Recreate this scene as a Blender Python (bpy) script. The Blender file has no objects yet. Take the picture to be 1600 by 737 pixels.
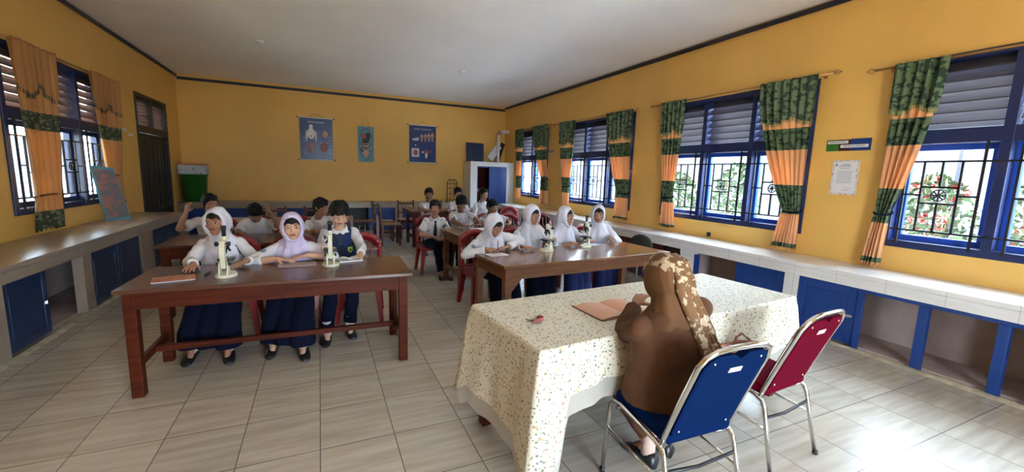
import bpy, bmesh, math, random
import numpy as np
from mathutils import Vector, Matrix, noise
PI = math.pi
random.seed(7)
SC = bpy.context.scene
COL = SC.collection

# ------------------------------------------------------------------ camera
YAW, PITCH, ROLL, CAMH, FPX = .4307, -.1441, .0320, 1.5525, 655.43
Fv = Vector((math.sin(YAW)*math.cos(PITCH), math.cos(YAW)*math.cos(PITCH), math.sin(PITCH)))
Rv = Vector((math.cos(YAW), -math.sin(YAW), 0)); Uv = Rv.cross(Fv)
R2 = Rv*math.cos(ROLL) + Uv*math.sin(ROLL); U2 = Uv*math.cos(ROLL) - Rv*math.sin(ROLL)
cd = bpy.data.cameras.new('camera'); cam = bpy.data.objects.new('camera', cd); COL.objects.link(cam)
M = Matrix((R2, U2, -Fv)).transposed().to_4x4(); M.translation = Vector((0, 0, CAMH))
cam.matrix_world = M
cd.sensor_width = 36; cd.lens = 36*FPX/1600; cd.clip_start = .02; cd.clip_end = 200
SC.camera = cam
# ------------------------------------------------------------------ light
SC.view_settings.view_transform = 'Standard'; SC.view_settings.look = 'None'
SC.view_settings.gamma = 1; SC.view_settings.use_curve_mapping = False
SC.view_settings.exposure = 3.2
w = bpy.data.worlds.new('sky'); SC.world = w; w.use_nodes = True
bg = w.node_tree.nodes['Background']; bg.inputs[0].default_value = (.68, .83, 1, 1); bg.inputs[1].default_value = 4.5
sun = bpy.data.lights.new('sun', 'SUN'); sun.energy = 17; sun.angle = .02; sun.color = (1, .97, .93)
so = bpy.data.objects.new('sun', sun); COL.objects.link(so); so.rotation_euler = (math.radians(12), math.radians(-14), 0)
def window_portal(loc, rot, sx, sy):      # guides the sky light through each opening
    l = bpy.data.lights.new('window_portal', 'AREA'); l.shape = 'RECTANGLE'; l.size = sx; l.size_y = sy; l.cycles.is_portal = True
    o = bpy.data.objects.new('window_portal', l); COL.objects.link(o); o.location = loc; o.rotation_euler = rot
XL, XR, YB, YF, ZC = -2.864, 5.181, 12.01, -2.4, 3.563
RWIN = ((-2.55, -.3), (.03, 2.29), (3.065, 5.36), (6.13, 8.43), (9.28, 10.98)); LWIN = ((6.01, 8.3),)
for (a, b) in RWIN: window_portal((XR+.2, (a+b)/2, 1.85), (0, math.radians(90), 0), 1.8, b-a)
for (a, b) in LWIN: window_portal((XL-.2, (a+b)/2, 1.85), (0, math.radians(-90), 0), 1.8, b-a)
window_portal((1.2, YF-.2, 1.1), (math.radians(90), 0, 0), 1.6, 2.2)
SC.cycles.use_denoising = True; SC.cycles.max_bounces = 10; SC.cycles.diffuse_bounces = 6; SC.cycles.transparent_max_bounces = 12
SC.cycles.caustics_reflective = False; SC.cycles.caustics_refractive = False; SC.cycles.sample_clamp_indirect = 6

# ------------------------------------------------------------------ materials
def mat(name, colr, rough=.6, metal=0, noise_amt=0, nscale=8, bump=0, bscale=60, spec=.5, colr2=None, coat=0, stretch=None, sheen=0, trans=0):
    m = bpy.data.materials.new(name); m.use_nodes = True; nt = m.node_tree; N = nt.nodes; L = nt.links
    b = N['Principled BSDF']; b.inputs['Base Color'].default_value = (*colr, 1); b.inputs['Roughness'].default_value = rough
    b.inputs['Metallic'].default_value = metal; b.inputs['Specular IOR Level'].default_value = spec
    if coat: b.inputs['Coat Weight'].default_value = coat; b.inputs['Coat Roughness'].default_value = .12
    if sheen: b.inputs['Sheen Weight'].default_value = sheen
    if trans: b.inputs['Transmission Weight'].default_value = trans
    tc = N.new('ShaderNodeTexCoord'); mp = N.new('ShaderNodeMapping'); L.new(tc.outputs['Object'], mp.inputs[0])
    if stretch: mp.inputs['Scale'].default_value = stretch
    if noise_amt or colr2:
        n = N.new('ShaderNodeTexNoise'); n.inputs['Scale'].default_value = nscale; n.inputs['Detail'].default_value = 5
        L.new(mp.outputs[0], n.inputs['Vector'])
        r = N.new('ShaderNodeValToRGB'); L.new(n.outputs[0], r.inputs[0]); r.color_ramp.elements[0].position = .3; r.color_ramp.elements[1].position = .7
        c2 = colr2 if colr2 else tuple(min(1, c*(1+noise_amt)) for c in colr)
        c1 = colr if colr2 else tuple(c*(1-noise_amt) for c in colr)
        r.color_ramp.elements[0].color = (*c1, 1); r.color_ramp.elements[1].color = (*c2, 1)
        L.new(r.outputs[0], b.inputs['Base Color'])
    if bump:
        n2 = N.new('ShaderNodeTexNoise'); n2.inputs['Scale'].default_value = bscale; n2.inputs['Detail'].default_value = 4
        L.new(mp.outputs[0], n2.inputs['Vector'])
        bp = N.new('ShaderNodeBump'); bp.inputs['Strength'].default_value = bump; bp.inputs['Distance'].default_value = .01
        L.new(n2.outputs[0], bp.inputs['Height']); L.new(bp.outputs[0], b.inputs['Normal'])
    return m
def nodes_of(m): return m.node_tree.nodes, m.node_tree.links, m.node_tree.nodes['Principled BSDF']
def math_node(N, L, op, a, b=None, c=None):
    n = N.new('ShaderNodeMath'); n.operation = op
    for i, v in enumerate((a, b, c)):
        if v is None: continue
        if isinstance(v, (int, float)): n.inputs[i].default_value = v
        else: L.new(v, n.inputs[i])
    return n.outputs[0]
def mix_node(N, L, fac, a, b):
    n = N.new('ShaderNodeMix'); n.data_type = 'RGBA'
    if isinstance(fac, (int, float)): n.inputs[0].default_value = fac
    else: L.new(fac, n.inputs[0])
    for i, v in ((6, a), (7, b)):
        if isinstance(v, tuple): n.inputs[i].default_value = (*v, 1)
        else: L.new(v, n.inputs[i])
    return n.outputs[2]
def coords(N, L, out='Object'):
    tc = N.new('ShaderNodeTexCoord'); s = N.new('ShaderNodeSeparateXYZ'); L.new(tc.outputs[out], s.inputs[0])
    return tc.outputs[out], s.outputs
def tex(N, L, kind, vec, scale, **k):
    n = N.new('ShaderNodeTex'+kind); n.inputs['Scale'].default_value = scale
    for a, v in k.items(): n.inputs[a].default_value = v
    L.new(vec, n.inputs['Vector']); return n
def scaled(N, L, vec, s):
    mp = N.new('ShaderNodeMapping'); mp.inputs['Scale'].default_value = s; L.new(vec, mp.inputs[0]); return mp.outputs[0]

M_ = {}
M_['wall'] = mat('yellow_wall_paint', (.78, .47, .12), .6, noise_amt=.05, nscale=1.3, bump=.25, bscale=14)
M_['ceil'] = mat('ceiling_paint', (.88, .88, .88), .85, noise_amt=.04, nscale=.8)
M_['trim'] = mat('dark_trim_paint', (.012, .014, .03), .5)
M_['navy'] = mat('navy_frame_paint', (.010, .020, .090), .4, noise_amt=.15, nscale=5)
M_['blue'] = mat('blue_door_paint', (.008, .042, .20), .35, noise_amt=.12, nscale=6, bump=.1, bscale=40)
M_['bluebright'] = mat('blue_sash_paint', (.015, .08, .50), .3, noise_amt=.1, nscale=5)
M_['darkblue'] = mat('dark_blue_panel_paint', (.008, .026, .085), .35, noise_amt=.15, nscale=7)
M_['black'] = mat('black_iron', (.012, .012, .014), .45)
M_['slatR'] = mat('louvre_wood_grey', (.072, .064, .084), .6, noise_amt=.3, nscale=6, stretch=(1, .3, 6))
M_['slatL'] = mat('louvre_wood_pale', (.20, .13, .105), .6, noise_amt=.25, nscale=6, stretch=(1, .3, 6))
M_['plaster'] = mat('cabinet_plaster', (.40, .30, .27), .8, noise_amt=.12, nscale=5)
M_['white'] = mat('white_plastic', (.75, .75, .76), .4)
M_['black_plastic'] = mat('black_plastic', (.012, .012, .015), .3)
M_['cream_enamel'] = mat('cream_enamel', (.66, .66, .50), .3)
M_['chrome'] = mat('chrome', (.62, .60, .57), .16, metal=1)
M_['bluefab'] = mat('blue_upholstery', (.001, .011, .058), .9, noise_amt=.08, nscale=200, spec=.05)
M_['magfab'] = mat('magenta_upholstery', (.11, .0012, .013), .9, noise_amt=.08, nscale=200, spec=.05)
M_['redplastic'] = mat('red_plastic', (.22, .007, .009), .3, noise_amt=.06, nscale=9, coat=.2)
M_['darkred'] = mat('dark_red_varnish', (.075, .012, .008), .4, noise_amt=.25, nscale=5, stretch=(1, 8, 8))
M_['pinkwood'] = mat('worn_pink_brown_wood', (.26, .12, .085), .3, noise_amt=.12, nscale=5, stretch=(1, 8, 8))
M_['wood1'] = mat('red_brown_varnish', (.072, .014, .006), .45, noise_amt=.30, nscale=4, stretch=(.6, 9, 9), spec=.12, bump=.05)
M_['wood1top'] = mat('red_brown_tabletop', (.085, .030, .018), .27, noise_amt=.30, nscale=4, stretch=(.6, 9, 9), coat=.12)
M_['wood2'] = mat('golden_brown_varnish', (.17, .066, .026), .32, noise_amt=.30, nscale=4, stretch=(.6, 9, 9), coat=.2)
M_['wood2top'] = mat('golden_brown_tabletop', (.20, .088, .036), .25, noise_amt=.38, nscale=4, stretch=(.5, 7, 7), coat=.35)
M_['shirt'] = mat('white_shirt_cotton', (.62, .62, .65), .85, noise_amt=.04, nscale=20, bump=.8, bscale=14)
M_['hijab'] = mat('white_hijab_cloth', (.64, .645, .73), .85, noise_amt=.03, nscale=12, bump=.7, bscale=12, stretch=(1.6, 1.6, .5))
M_['hijab_lav'] = mat('lavender_hijab_cloth', (.58, .52, .74), .85, noise_amt=.03, nscale=12, bump=.7, bscale=12, stretch=(1.6, 1.6, .5))
M_['navycloth'] = mat('navy_cloth', (.0035, .005, .017), .95, spec=.15, noise_amt=.12, nscale=15, bump=.3, bscale=25)
M_['skirtblue'] = mat('blue_skirt_cloth', (.008, .020, .13), .8, noise_amt=.15, nscale=12, bump=.3, bscale=22)
M_['vest'] = mat('blue_knit_vest', (.008, .022, .085), .9, noise_amt=.25, nscale=70, bump=.4, bscale=120)
M_['skin'] = mat('skin', (.37, .185, .112), .5, noise_amt=.06, nscale=30)
M_['skin_light'] = mat('skin_light', (.56, .33, .22), .5, noise_amt=.05, nscale=30)
M_['skin_dark'] = mat('skin_dark', (.25, .12, .072), .5, noise_amt=.07, nscale=30)
M_['lip'] = mat('lips', (.30, .085, .065), .45)
M_['eyewhite'] = mat('eye_white', (.62, .60, .57), .3)
M_['iris'] = mat('dark_iris', (.010, .006, .005), .2)
M_['hair'] = mat('black_hair', (.005, .0045, .0045), .6, spec=.25, bump=.6, bscale=90)
M_['shoe'] = mat('black_shoe', (.009, .009, .010), .35)
M_['sock'] = mat('white_sock', (.72, .72, .74), .9)
M_['sock_cream'] = mat('cream_sock', (.62, .44, .36), .9)
M_['brown'] = mat('brown_tunic_cloth', (.095, .035, .0115), .85, noise_amt=.10, nscale=10, bump=.9, bscale=9)
M_['paper'] = mat('white_paper', (.74, .74, .78), .6)
M_['pinkpaper'] = mat('pale_brown_paper', (.42, .30, .29), .6)
M_['redpaper'] = mat('red_printed_cover', (.38, .035, .022), .35, colr2=(.55, .30, .16), nscale=16)
M_['folder'] = mat('tan_folder_paper', (.62, .34, .22), .55, noise_amt=.05, nscale=7)
M_['folder_edge'] = mat('brown_folder_edge', (.16, .05, .025), .6)
M_['green'] = mat('green_plastic', (.030, .16, .022), .35)
M_['grass'] = mat('garden_ground', (.42, .44, .48), .9, noise_amt=.12, nscale=2)
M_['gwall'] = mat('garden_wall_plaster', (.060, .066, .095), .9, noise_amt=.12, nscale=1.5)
M_['leaf'] = mat('hedge_leaf', (.035, .062, .028), .8, noise_amt=.35, nscale=9)
M_['flower'] = mat('red_flower', (.26, .03, .035), .7)
M_['concrete'] = mat('concrete_edge', (.36, .31, .22), .9, noise_amt=.35, nscale=9, bump=.6, bscale=25)
M_['doordark'] = mat('dark_door_wood', (.012, .014, .012), .5)
M_['goldwood'] = mat('gold_brass_rod', (.50, .27, .09), .35, metal=.4)
M_['cord'] = mat('hanging_cord', (.22, .06, .03), .8)
M_['tie'] = mat('dark_navy_tie', (.006, .009, .028), .7)
M_['badge'] = mat('yellow_green_badge', (.42, .50, .05), .6)
M_['badgegreen'] = mat('green_badge', (.03, .16, .08), .6)
M_['greybadge'] = mat('grey_blue_patch', (.16, .22, .30), .7)
M_['lens'] = mat('lens_glass', (.5, .55, .6), .08, metal=.8)

def glass_mat():
    m = bpy.data.materials.new('window_glass'); m.use_nodes = True; N = m.node_tree.nodes; L = m.node_tree.links; N.clear()
    o = N.new('ShaderNodeOutputMaterial'); t = N.new('ShaderNodeBsdfTransparent'); t.inputs[0].default_value = (.93, .97, .97, 1)
    g = N.new('ShaderNodeBsdfGlossy'); g.inputs['Roughness'].default_value = .03
    mx = N.new('ShaderNodeMixShader'); mx.inputs[0].default_value = .07
    L.new(t.outputs[0], mx.inputs[1]); L.new(g.outputs[0], mx.inputs[2]); L.new(mx.outputs[0], o.inputs[0]); return m
M_['glass'] = glass_mat()

def floor_mat():
    m = mat('floor_tiles', (.5, .48, .43), .25); N, L, b = nodes_of(m); vec, s = coords(N, L)
    def cell(sock, off, pitch):
        t = math_node(N, L, 'DIVIDE', math_node(N, L, 'SUBTRACT', sock, off), pitch)
        return math_node(N, L, 'FRACT', t), math_node(N, L, 'FLOOR', t)
    fx, ix = cell(s[0], -.043-4.04, .404); fy, iy = cell(s[1], 2.38-12.78, .426)
    def edge(f): return math_node(N, L, 'ABSOLUTE', math_node(N, L, 'SUBTRACT', f, .5))
    g = math_node(N, L, 'GREATER_THAN', math_node(N, L, 'MAXIMUM', edge(fx), edge(fy)), .4935)
    cb = N.new('ShaderNodeCombineXYZ'); L.new(ix, cb.inputs[0]); L.new(iy, cb.inputs[1])
    wn = N.new('ShaderNodeTexWhiteNoise'); wn.noise_dimensions = '2D'; L.new(cb.outputs[0], wn.inputs['Vector'])
    add = N.new('ShaderNodeVectorMath'); add.operation = 'ADD'; L.new(vec, add.inputs[0])
    sc = N.new('ShaderNodeVectorMath'); sc.operation = 'SCALE'; L.new(wn.outputs['Color'], sc.inputs[0]); sc.inputs['Scale'].default_value = 9; L.new(sc.outputs[0], add.inputs[1])
    n = tex(N, L, 'Noise', scaled(N, L, add.outputs[0], (1.3, 13, 1)), 1.6, Detail=6)
    r = N.new('ShaderNodeValToRGB'); L.new(n.outputs[0], r.inputs[0])
    r.color_ramp.elements[0].position = .33; r.color_ramp.elements[0].color = (.41, .36, .29, 1)
    r.color_ramp.elements[1].position = .68; r.color_ramp.elements[1].color = (.53, .485, .42, 1)
    tint = math_node(N, L, 'MULTIPLY_ADD', wn.outputs['Value'], .12, .92)
    hv = N.new('ShaderNodeVectorMath'); hv.operation = 'SCALE'; L.new(r.outputs[0], hv.inputs[0]); L.new(tint, hv.inputs['Scale'])
    c = mix_node(N, L, g, hv.outputs[0], (.14, .125, .10)); L.new(c, b.inputs['Base Color'])
    b.inputs['Roughness'].default_value = .27
    return m
M_['floor'] = floor_mat()
def counter_mat(name, c, rough=.25, px=.4):
    m = mat(name, c, rough); N, L, b = nodes_of(m); vec, s = coords(N, L)
    f = math_node(N, L, 'FRACT', math_node(N, L, 'DIVIDE', math_node(N, L, 'ADD', s[1], 10.07), px))
    f2 = math_node(N, L, 'FRACT', math_node(N, L, 'DIVIDE', math_node(N, L, 'ADD', s[0], 10.0), px))
    g = math_node(N, L, 'LESS_THAN', math_node(N, L, 'MINIMUM', f, f2), .009)
    n = tex(N, L, 'Noise', scaled(N, L, vec, (9, 1, 9)), 2.5, Detail=5)
    c0 = mix_node(N, L, n.outputs[0], tuple(x*.82 for x in c), tuple(min(1, x*1.12) for x in c))
    L.new(mix_node(N, L, g, c0, tuple(x*.55 for x in c)), b.inputs['Base Color']); return m
M_['countR'] = counter_mat('counter_tiles_white', (.72, .71, .70), .15)
M_['countL'] = counter_mat('counter_tiles_beige', (.33, .265, .21), .3)

GREEN, GREEN2, ORANGE = (.06, .12, .06), (.20, .27, .10), (.86, .50, .25)
def curtain_mat(name, bands, base=ORANGE, trans=.35, z0=0):
    """bands: list of (zlow, zhigh, kind) in object z"""
    m = bpy.data.materials.new(name); m.use_nodes = True; N, L, b = nodes_of(m); vec, s = coords(N, L)
    vo = tex(N, L, 'Noise', scaled(N, L, vec, (1, 1, 1.6)), 15, Detail=2); n1 = tex(N, L, 'Noise', vec, 14, Detail=3)
    pat = math_node(N, L, 'GREATER_THAN', vo.outputs[0], .54)
    wv = N.new('ShaderNodeTexWave'); wv.bands_direction = 'Z'; wv.inputs['Scale'].default_value = 22; wv.inputs['Distortion'].default_value = 2; L.new(vec, wv.inputs['Vector'])
    g2 = mix_node(N, L, wv.outputs['Color'], GREEN, (.20, .26, .14))
    gp = mix_node(N, L, pat, g2, (.018, .055, .035))
    gp2 = mix_node(N, L, pat, (.05, .07, .035), (.20, .20, .11))
    cur = mix_node(N, L, n1.outputs[0], tuple(x*.9 for x in base), base)
    zj = math_node(N, L, 'ADD', s[2], 0)
    for (a, c, kind) in bands:
        f = math_node(N, L, 'MULTIPLY', math_node(N, L, 'GREATER_THAN', zj, a), math_node(N, L, 'LESS_THAN', zj, c))
        colr = {'g': gp, 'o': gp2, 'd': (.02, .03, .018)}[kind]
        cur = mix_node(N, L, f, cur, colr)
    L.new(cur, b.inputs['Base Color']); b.inputs['Roughness'].default_value = .65
    if trans:
        tr = N.new('ShaderNodeBsdfTranslucent'); L.new(cur, tr.inputs[0]); mx = N.new('ShaderNodeMixShader'); mx.inputs[0].default_value = trans
        o = N['Material Output']; L.new(b.outputs[0], mx.inputs[1]); L.new(tr.outputs[0], mx.inputs[2]); L.new(mx.outputs[0], o.inputs[0])
    return m
M_['curtR'] = curtain_mat('curtain_green_orange', [(2.35, 3, 'g'), (1.95, 2.2, 'g'), (1.2, 1.54, 'g'), (.80, .85, 'g')])
M_['valR'] = curtain_mat('valance_green', [(2.1, 3, 'g')], trans=.15)
M_['curtL'] = curtain_mat('curtain_orange_olive', [(1.87, 2.06, 'o'), (.7, 1.0, 'o')], base=(.62, .32, .11))
M_['valL'] = curtain_mat('valance_orange_olive', [], base=(.50, .24, .08), trans=.25)
M_['olive'] = mat('olive_fringe', (.06, .065, .03), .8)
M_['fringe'] = mat('pale_green_fringe', (.24, .30, .12), .8)

def cloth_mat():
    m = mat('floral_tablecloth', (.66, .63, .53), .55); N, L, b = nodes_of(m); vec, s = coords(N, L)
    cur = (.66, .62, .51)
    wob = tex(N, L, 'Noise', vec, 60, Detail=2)
    for sc_, thr, cc, st, ro in ((24, .20, (.11, .17, .06), (1, 2.4, 1.5), .8), (26, .20, (.13, .17, .08), (2.4, 1, 1.6), -.7), (25, .17, (.19, .11, .06), (1.8, 1, 2.2), .4), (22, .12, (.42, .15, .13), (1, 1.3, 1), 0), (19, .12, (.16, .18, .23), (1.1, 1, 1), .3), (17, .11, (.52, .40, .12), (1, 1.2, 1), .9)):
        mp = N.new('ShaderNodeMapping'); mp.inputs['Scale'].default_value = st; mp.inputs['Rotation'].default_value = (ro, ro*.8, ro); L.new(vec, mp.inputs[0])
        v = tex(N, L, 'Voronoi', mp.outputs[0], sc_, Randomness=1.0)
        d = math_node(N, L, 'ADD', v.outputs['Distance'], math_node(N, L, 'MULTIPLY', wob.outputs[0], .16))
        f = math_node(N, L, 'MULTIPLY', math_node(N, L, 'LESS_THAN', d, thr+.085), .9)
        cur = mix_node(N, L, f, cur, cc)
    L.new(cur, b.inputs['Base Color']); return m
M_['cloth'] = cloth_mat()
def lace_mat():
    m = bpy.data.materials.new('pale_lace_lining'); m.use_nodes = True; N, L, b = nodes_of(m)
    b.inputs['Base Color'].default_value = (.60, .57, .50, 1); b.inputs['Roughness'].default_value = .4
    tr = N.new('ShaderNodeBsdfTransparent'); mx = N.new('ShaderNodeMixShader'); mx.inputs[0].default_value = .35
    L.new(b.outputs[0], mx.inputs[1]); L.new(tr.outputs[0], mx.inputs[2]); L.new(mx.outputs[0], N['Material Output'].inputs[0]); return m
M_['lace'] = lace_mat()
def blotch_mat(name, base, spot, scale, thr, extra=None, rough=.8):  # extra: spots only where x + .35 z passes it
    m = mat(name, base, rough); N, L, b = nodes_of(m); vec, s = coords(N, L)
    n = tex(N, L, 'Noise', vec, scale, Detail=4, Roughness=.7); v = tex(N, L, 'Voronoi', vec, scale*1.6)
    f = math_node(N, L, 'GREATER_THAN', math_node(N, L, 'SUBTRACT', n.outputs[0], math_node(N, L, 'MULTIPLY', v.outputs['Distance'], .22)), thr)
    if extra is not None:
        f = math_node(N, L, 'MULTIPLY', f, math_node(N, L, 'GREATER_THAN', math_node(N, L, 'MULTIPLY_ADD', s[2], .45, s[0]), extra))
    L.new(mix_node(N, L, f, base, spot), b.inputs['Base Color']); return m
M_['printshirt'] = blotch_mat('white_shirt_with_dark_print', (.62, .61, .62), (.06, .08, .16), 15, .475)
M_['scarf'] = blotch_mat('brown_scarf', (.13, .055, .016), (.46, .36, .24), 14, .385, extra=1.945)
M_['scarf_floral'] = blotch_mat('floral_scarf_tail', (.17, .085, .032), (.50, .41, .29), 19, .43)
M_['foil'] = blotch_mat('silver_red_foil', (.70, .66, .68), (.20, .10, .09), 60, .46, rough=.3)
M_['boxprint'] = blotch_mat('printed_carton', (.55, .56, .58), (.10, .12, .2), 14, .52, rough=.5)
M_['panelart'] = blotch_mat('pink_brown_artwork', (.15, .14, .15), (.34, .14, .11), 9, .42, rough=.5)

# ------------------------------------------------------------------ mesh helpers
class MB:
    def __init__(s): s.bm = bmesh.new(); s.mi = 0
    def _new(s, faces):
        for f in faces: f.material_index = s.mi
    def box(s, x0, x1, y0, y1, z0, z1, bev=0, rot=None, ctr=None, seg=2):
        b = bmesh.new(); bmesh.ops.create_cube(b, size=1)
        bmesh.ops.scale(b, vec=(x1-x0, y1-y0, z1-z0), verts=b.verts)
        if bev: bmesh.ops.bevel(b, geom=b.edges[:], offset=bev, segments=seg, affect='EDGES', profile=.5)
        c = Vector(((x0+x1)/2, (y0+y1)/2, (z0+z1)/2))
        if rot is not None: bmesh.ops.transform(b, matrix=rot.to_4x4(), verts=b.verts)
        bmesh.ops.translate(b, vec=c if ctr is None else Vector(ctr), verts=b.verts)
        s.merge(b); return s
    def merge(s, b):
        mp = {}
        for v in b.verts: mp[v] = s.bm.verts.new(v.co)
        for f in b.faces:
            try: nf = s.bm.faces.new([mp[v] for v in f.verts]); nf.material_index = s.mi; nf.smooth = f.smooth
            except ValueError: pass
        b.free()
    def bar(s, p, q, wx, wy, up=(0, 0, 1), bev=0):
        p = Vector(p); q = Vector(q); z = (q-p); l = z.length; z.normalize(); u = Vector(up)
        x = u.cross(z)
        if x.length < 1e-4: x = Vector((1, 0, 0)) if abs(z.x) < .9 else Vector((0, 1, 0)); x = (x - z*x.dot(z))
        x.normalize(); y = z.cross(x); r = Matrix((x, y, z)).transposed()
        return s.box(-wx/2, wx/2, -wy/2, wy/2, -l/2, l/2, bev, rot=r, ctr=(p+q)/2)
    def loft(s, rings, cap=True, close=False, smooth=True):
        vs = [[s.bm.verts.new(p) for p in r] for r in rings]; n = len(rings[0])
        pairs = list(zip(vs, vs[1:])) + ([(vs[-1], vs[0])] if close else [])
        for a, b in pairs:
            for i in range(n):
                f = s.bm.faces.new((a[i], a[(i+1) % n], b[(i+1) % n], b[i])); f.smooth = smooth; f.material_index = s.mi
        if cap and not close:
            for r, rev in ((vs[0], True), (vs[-1], False)):
                f = s.bm.faces.new(r[::-1] if rev else r); f.material_index = s.mi
        return s
    def tube(s, pts, r, seg=8, close=False, cap=True):
        pts = [Vector(p) for p in pts]; n = len(pts); rr = r if isinstance(r, (list, tuple)) else [r]*n
        rings = []; prev = None
        for i, p in enumerate(pts):
            a = pts[i-1] if (i > 0 or close) else pts[i]; b = pts[(i+1) % n] if (i < n-1 or close) else pts[i]
            t = (b-a).normalized()
            if prev is None:
                x = t.orthogonal().normalized()
            else:
                x = prev - t*prev.dot(t); x.normalize()
            prev = x; y = t.cross(x)
            rings.append([p + (x*math.cos(k*2*PI/seg) + y*math.sin(k*2*PI/seg))*rr[i] for k in range(seg)])
        return s.loft(rings, cap=cap, close=close)
    def ell(s, c, r, seg=14, rot=None):
        b = bmesh.new(); bmesh.ops.create_uvsphere(b, u_segments=seg, v_segments=max(6, seg*2//3), radius=1)
        if not isinstance(r, (tuple, list)): r = (r, r, r)
        bmesh.ops.scale(b, vec=r, verts=b.verts)
        if rot is not None: bmesh.ops.transform(b, matrix=rot.to_4x4(), verts=b.verts)
        bmesh.ops.translate(b, vec=Vector(c), verts=b.verts)
        for f in b.faces: f.smooth = True
        s.merge(b); return s
    def capsule(s, p, q, r1, r2, seg=12):
        p = Vector(p); q = Vector(q); s.tube([p, q], [r1, r2], seg); s.ell(p, r1, seg); s.ell(q, r2, seg); return s
    def lathe(s, prof, c=(0, 0, 0), seg=24, axis=None):
        rings = []
        for (r, z) in prof: rings.append([Vector((r*math.cos(k*2*PI/seg), r*math.sin(k*2*PI/seg), z)) for k in range(seg)])
        if axis is not None: rings = [[axis @ v for v in r] for r in rings]
        rings = [[v + Vector(c) for v in r] for r in rings]
        return s.loft(rings)
    def prism(s, poly, thick, frame):
        """poly 2d points; frame = (origin, ex, ey, en)"""
        o, ex, ey, en = [Vector(v) for v in frame]
        a = [s.bm.verts.new(o + ex*x + ey*y) for x, y in poly]; b = [s.bm.verts.new(o + ex*x + ey*y + en*thick) for x, y in poly]
        n = len(poly)
        fs = [s.bm.faces.new(a[::-1]), s.bm.faces.new(b)] + [s.bm.faces.new((a[i], a[(i+1) % n], b[(i+1) % n], b[i])) for i in range(n)]
        for f in fs: f.material_index = s.mi
        return s
    def grid(s, fn, nu, nv, smooth=True):
        vs = [[s.bm.verts.new(fn(i/nu, j/nv)) for i in range(nu+1)] for j in range(nv+1)]
        for j in range(nv):
            for i in range(nu):
                f = s.bm.faces.new((vs[j][i], vs[j][i+1], vs[j+1][i+1], vs[j+1][i])); f.smooth = smooth; f.material_index = s.mi
        return s
    def mesh(s, name='m'):
        bmesh.ops.recalc_face_normals(s.bm, faces=s.bm.faces)
        me = bpy.data.meshes.new(name); s.bm.to_mesh(me); s.bm.free(); return me
    def build(s, name, m, parent=None, label=None, loc=None):
        me = s.mesh(name)
        for x in (m if isinstance(m, (list, tuple)) else [m]): me.materials.append(M_[x] if isinstance(x, str) else x)
        return link(name, me, parent, label, loc)
def link(name, me, parent=None, label=None, loc=None):
    o = bpy.data.objects.new(name, me); COL.objects.link(o)
    if parent is not None: o.parent = parent
    if loc is not None: o.location = loc
    if label: o['label'] = label
    return o
def remesh(mb, voxel, smooth=4, fold=0, fscale=9, fstretch=(1, 1, 1)):
    me = mb.mesh('tmp'); o = bpy.data.objects.new('tmp', me); COL.objects.link(o)
    md = o.modifiers.new('r', 'REMESH'); md.mode = 'VOXEL'; md.voxel_size = voxel; md.use_smooth_shade = True
    if smooth:
        sm = o.modifiers.new('s', 'SMOOTH'); sm.factor = .5; sm.iterations = smooth
    dg = bpy.context.evaluated_depsgraph_get(); r = bpy.data.meshes.new_from_object(o.evaluated_get(dg))
    bpy.data.objects.remove(o); bpy.data.meshes.remove(me)
    r.materials.clear()
    if fold:
        n = len(r.vertices); co = np.empty(n*3); r.vertices.foreach_get('co', co); co = co.reshape(-1, 3)
        no = np.empty(n*3); r.vertices.foreach_get('normal', no); no = no.reshape(-1, 3)
        q = co*np.array(fstretch)*fscale
        d = fold*.9 + (np.sin(q[:, 0]*2.1 + 1.7*np.sin(q[:, 2]*1.1+q[:, 1]))*np.sin(q[:, 2]*1.3 + 1.3*np.sin(q[:, 0]*1.7)) + .5*np.sin(q[:, 1]*3.3+q[:, 2]*2.7+1.1*np.sin(q[:, 0]*2.3)))*fold
        co = co + no*d[:, None]; r.vertices.foreach_set('co', co.ravel())
    r.polygons.foreach_set('use_smooth', [True]*len(r.polygons))
    r.update(); return r
def thing(name, label, cat, loc=(0, 0, 0), rotz=0, group=None):
    o = bpy.data.objects.new(name, None); COL.objects.link(o); o.location = loc; o.rotation_euler = (0, 0, rotz); o.empty_display_size = .1
    o['label'] = label; o['category'] = cat
    if group: o['group'] = group
    return o
def tag(o, label, cat, group=None, kind=None):
    o['label'] = label; o['category'] = cat
    if group: o['group'] = group
    if kind: o['kind'] = kind
    return o
def struct(o): o['kind'] = 'structure'; return o
def dup(root, loc, rotz, label, group=None):
    r = root.copy(); COL.objects.link(r); r.location = loc; r.rotation_euler = (0, 0, rotz); r['label'] = label
    if group: r['group'] = group
    for ch in list(root.children):
        c = ch.copy(); COL.objects.link(c); c.parent = r
        for g in list(ch.children):
            d = g.copy(); COL.objects.link(d); d.parent = c
    return r
def text(s, name, size, loc, xdir, ydir, m, parent=None, ext=.0008, align='CENTER', label=None):
    cu = bpy.data.curves.new('t', 'FONT'); cu.body = s; cu.size = size; cu.extrude = ext; cu.align_x = align; cu.align_y = 'CENTER'
    o = bpy.data.objects.new('t', cu); COL.objects.link(o)
    dg = bpy.context.evaluated_depsgraph_get(); me = bpy.data.meshes.new_from_object(o.evaluated_get(dg)); bpy.data.objects.remove(o)
    me.materials.clear(); me.materials.append(M_[m])
    x = Vector(xdir).normalized(); y = Vector(ydir).normalized(); z = x.cross(y)
    mt = Matrix((x, y, z)).transposed().to_4x4(); mt.translation = Vector(loc); me.transform(mt)
    return link(name, me, parent, label)
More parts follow.
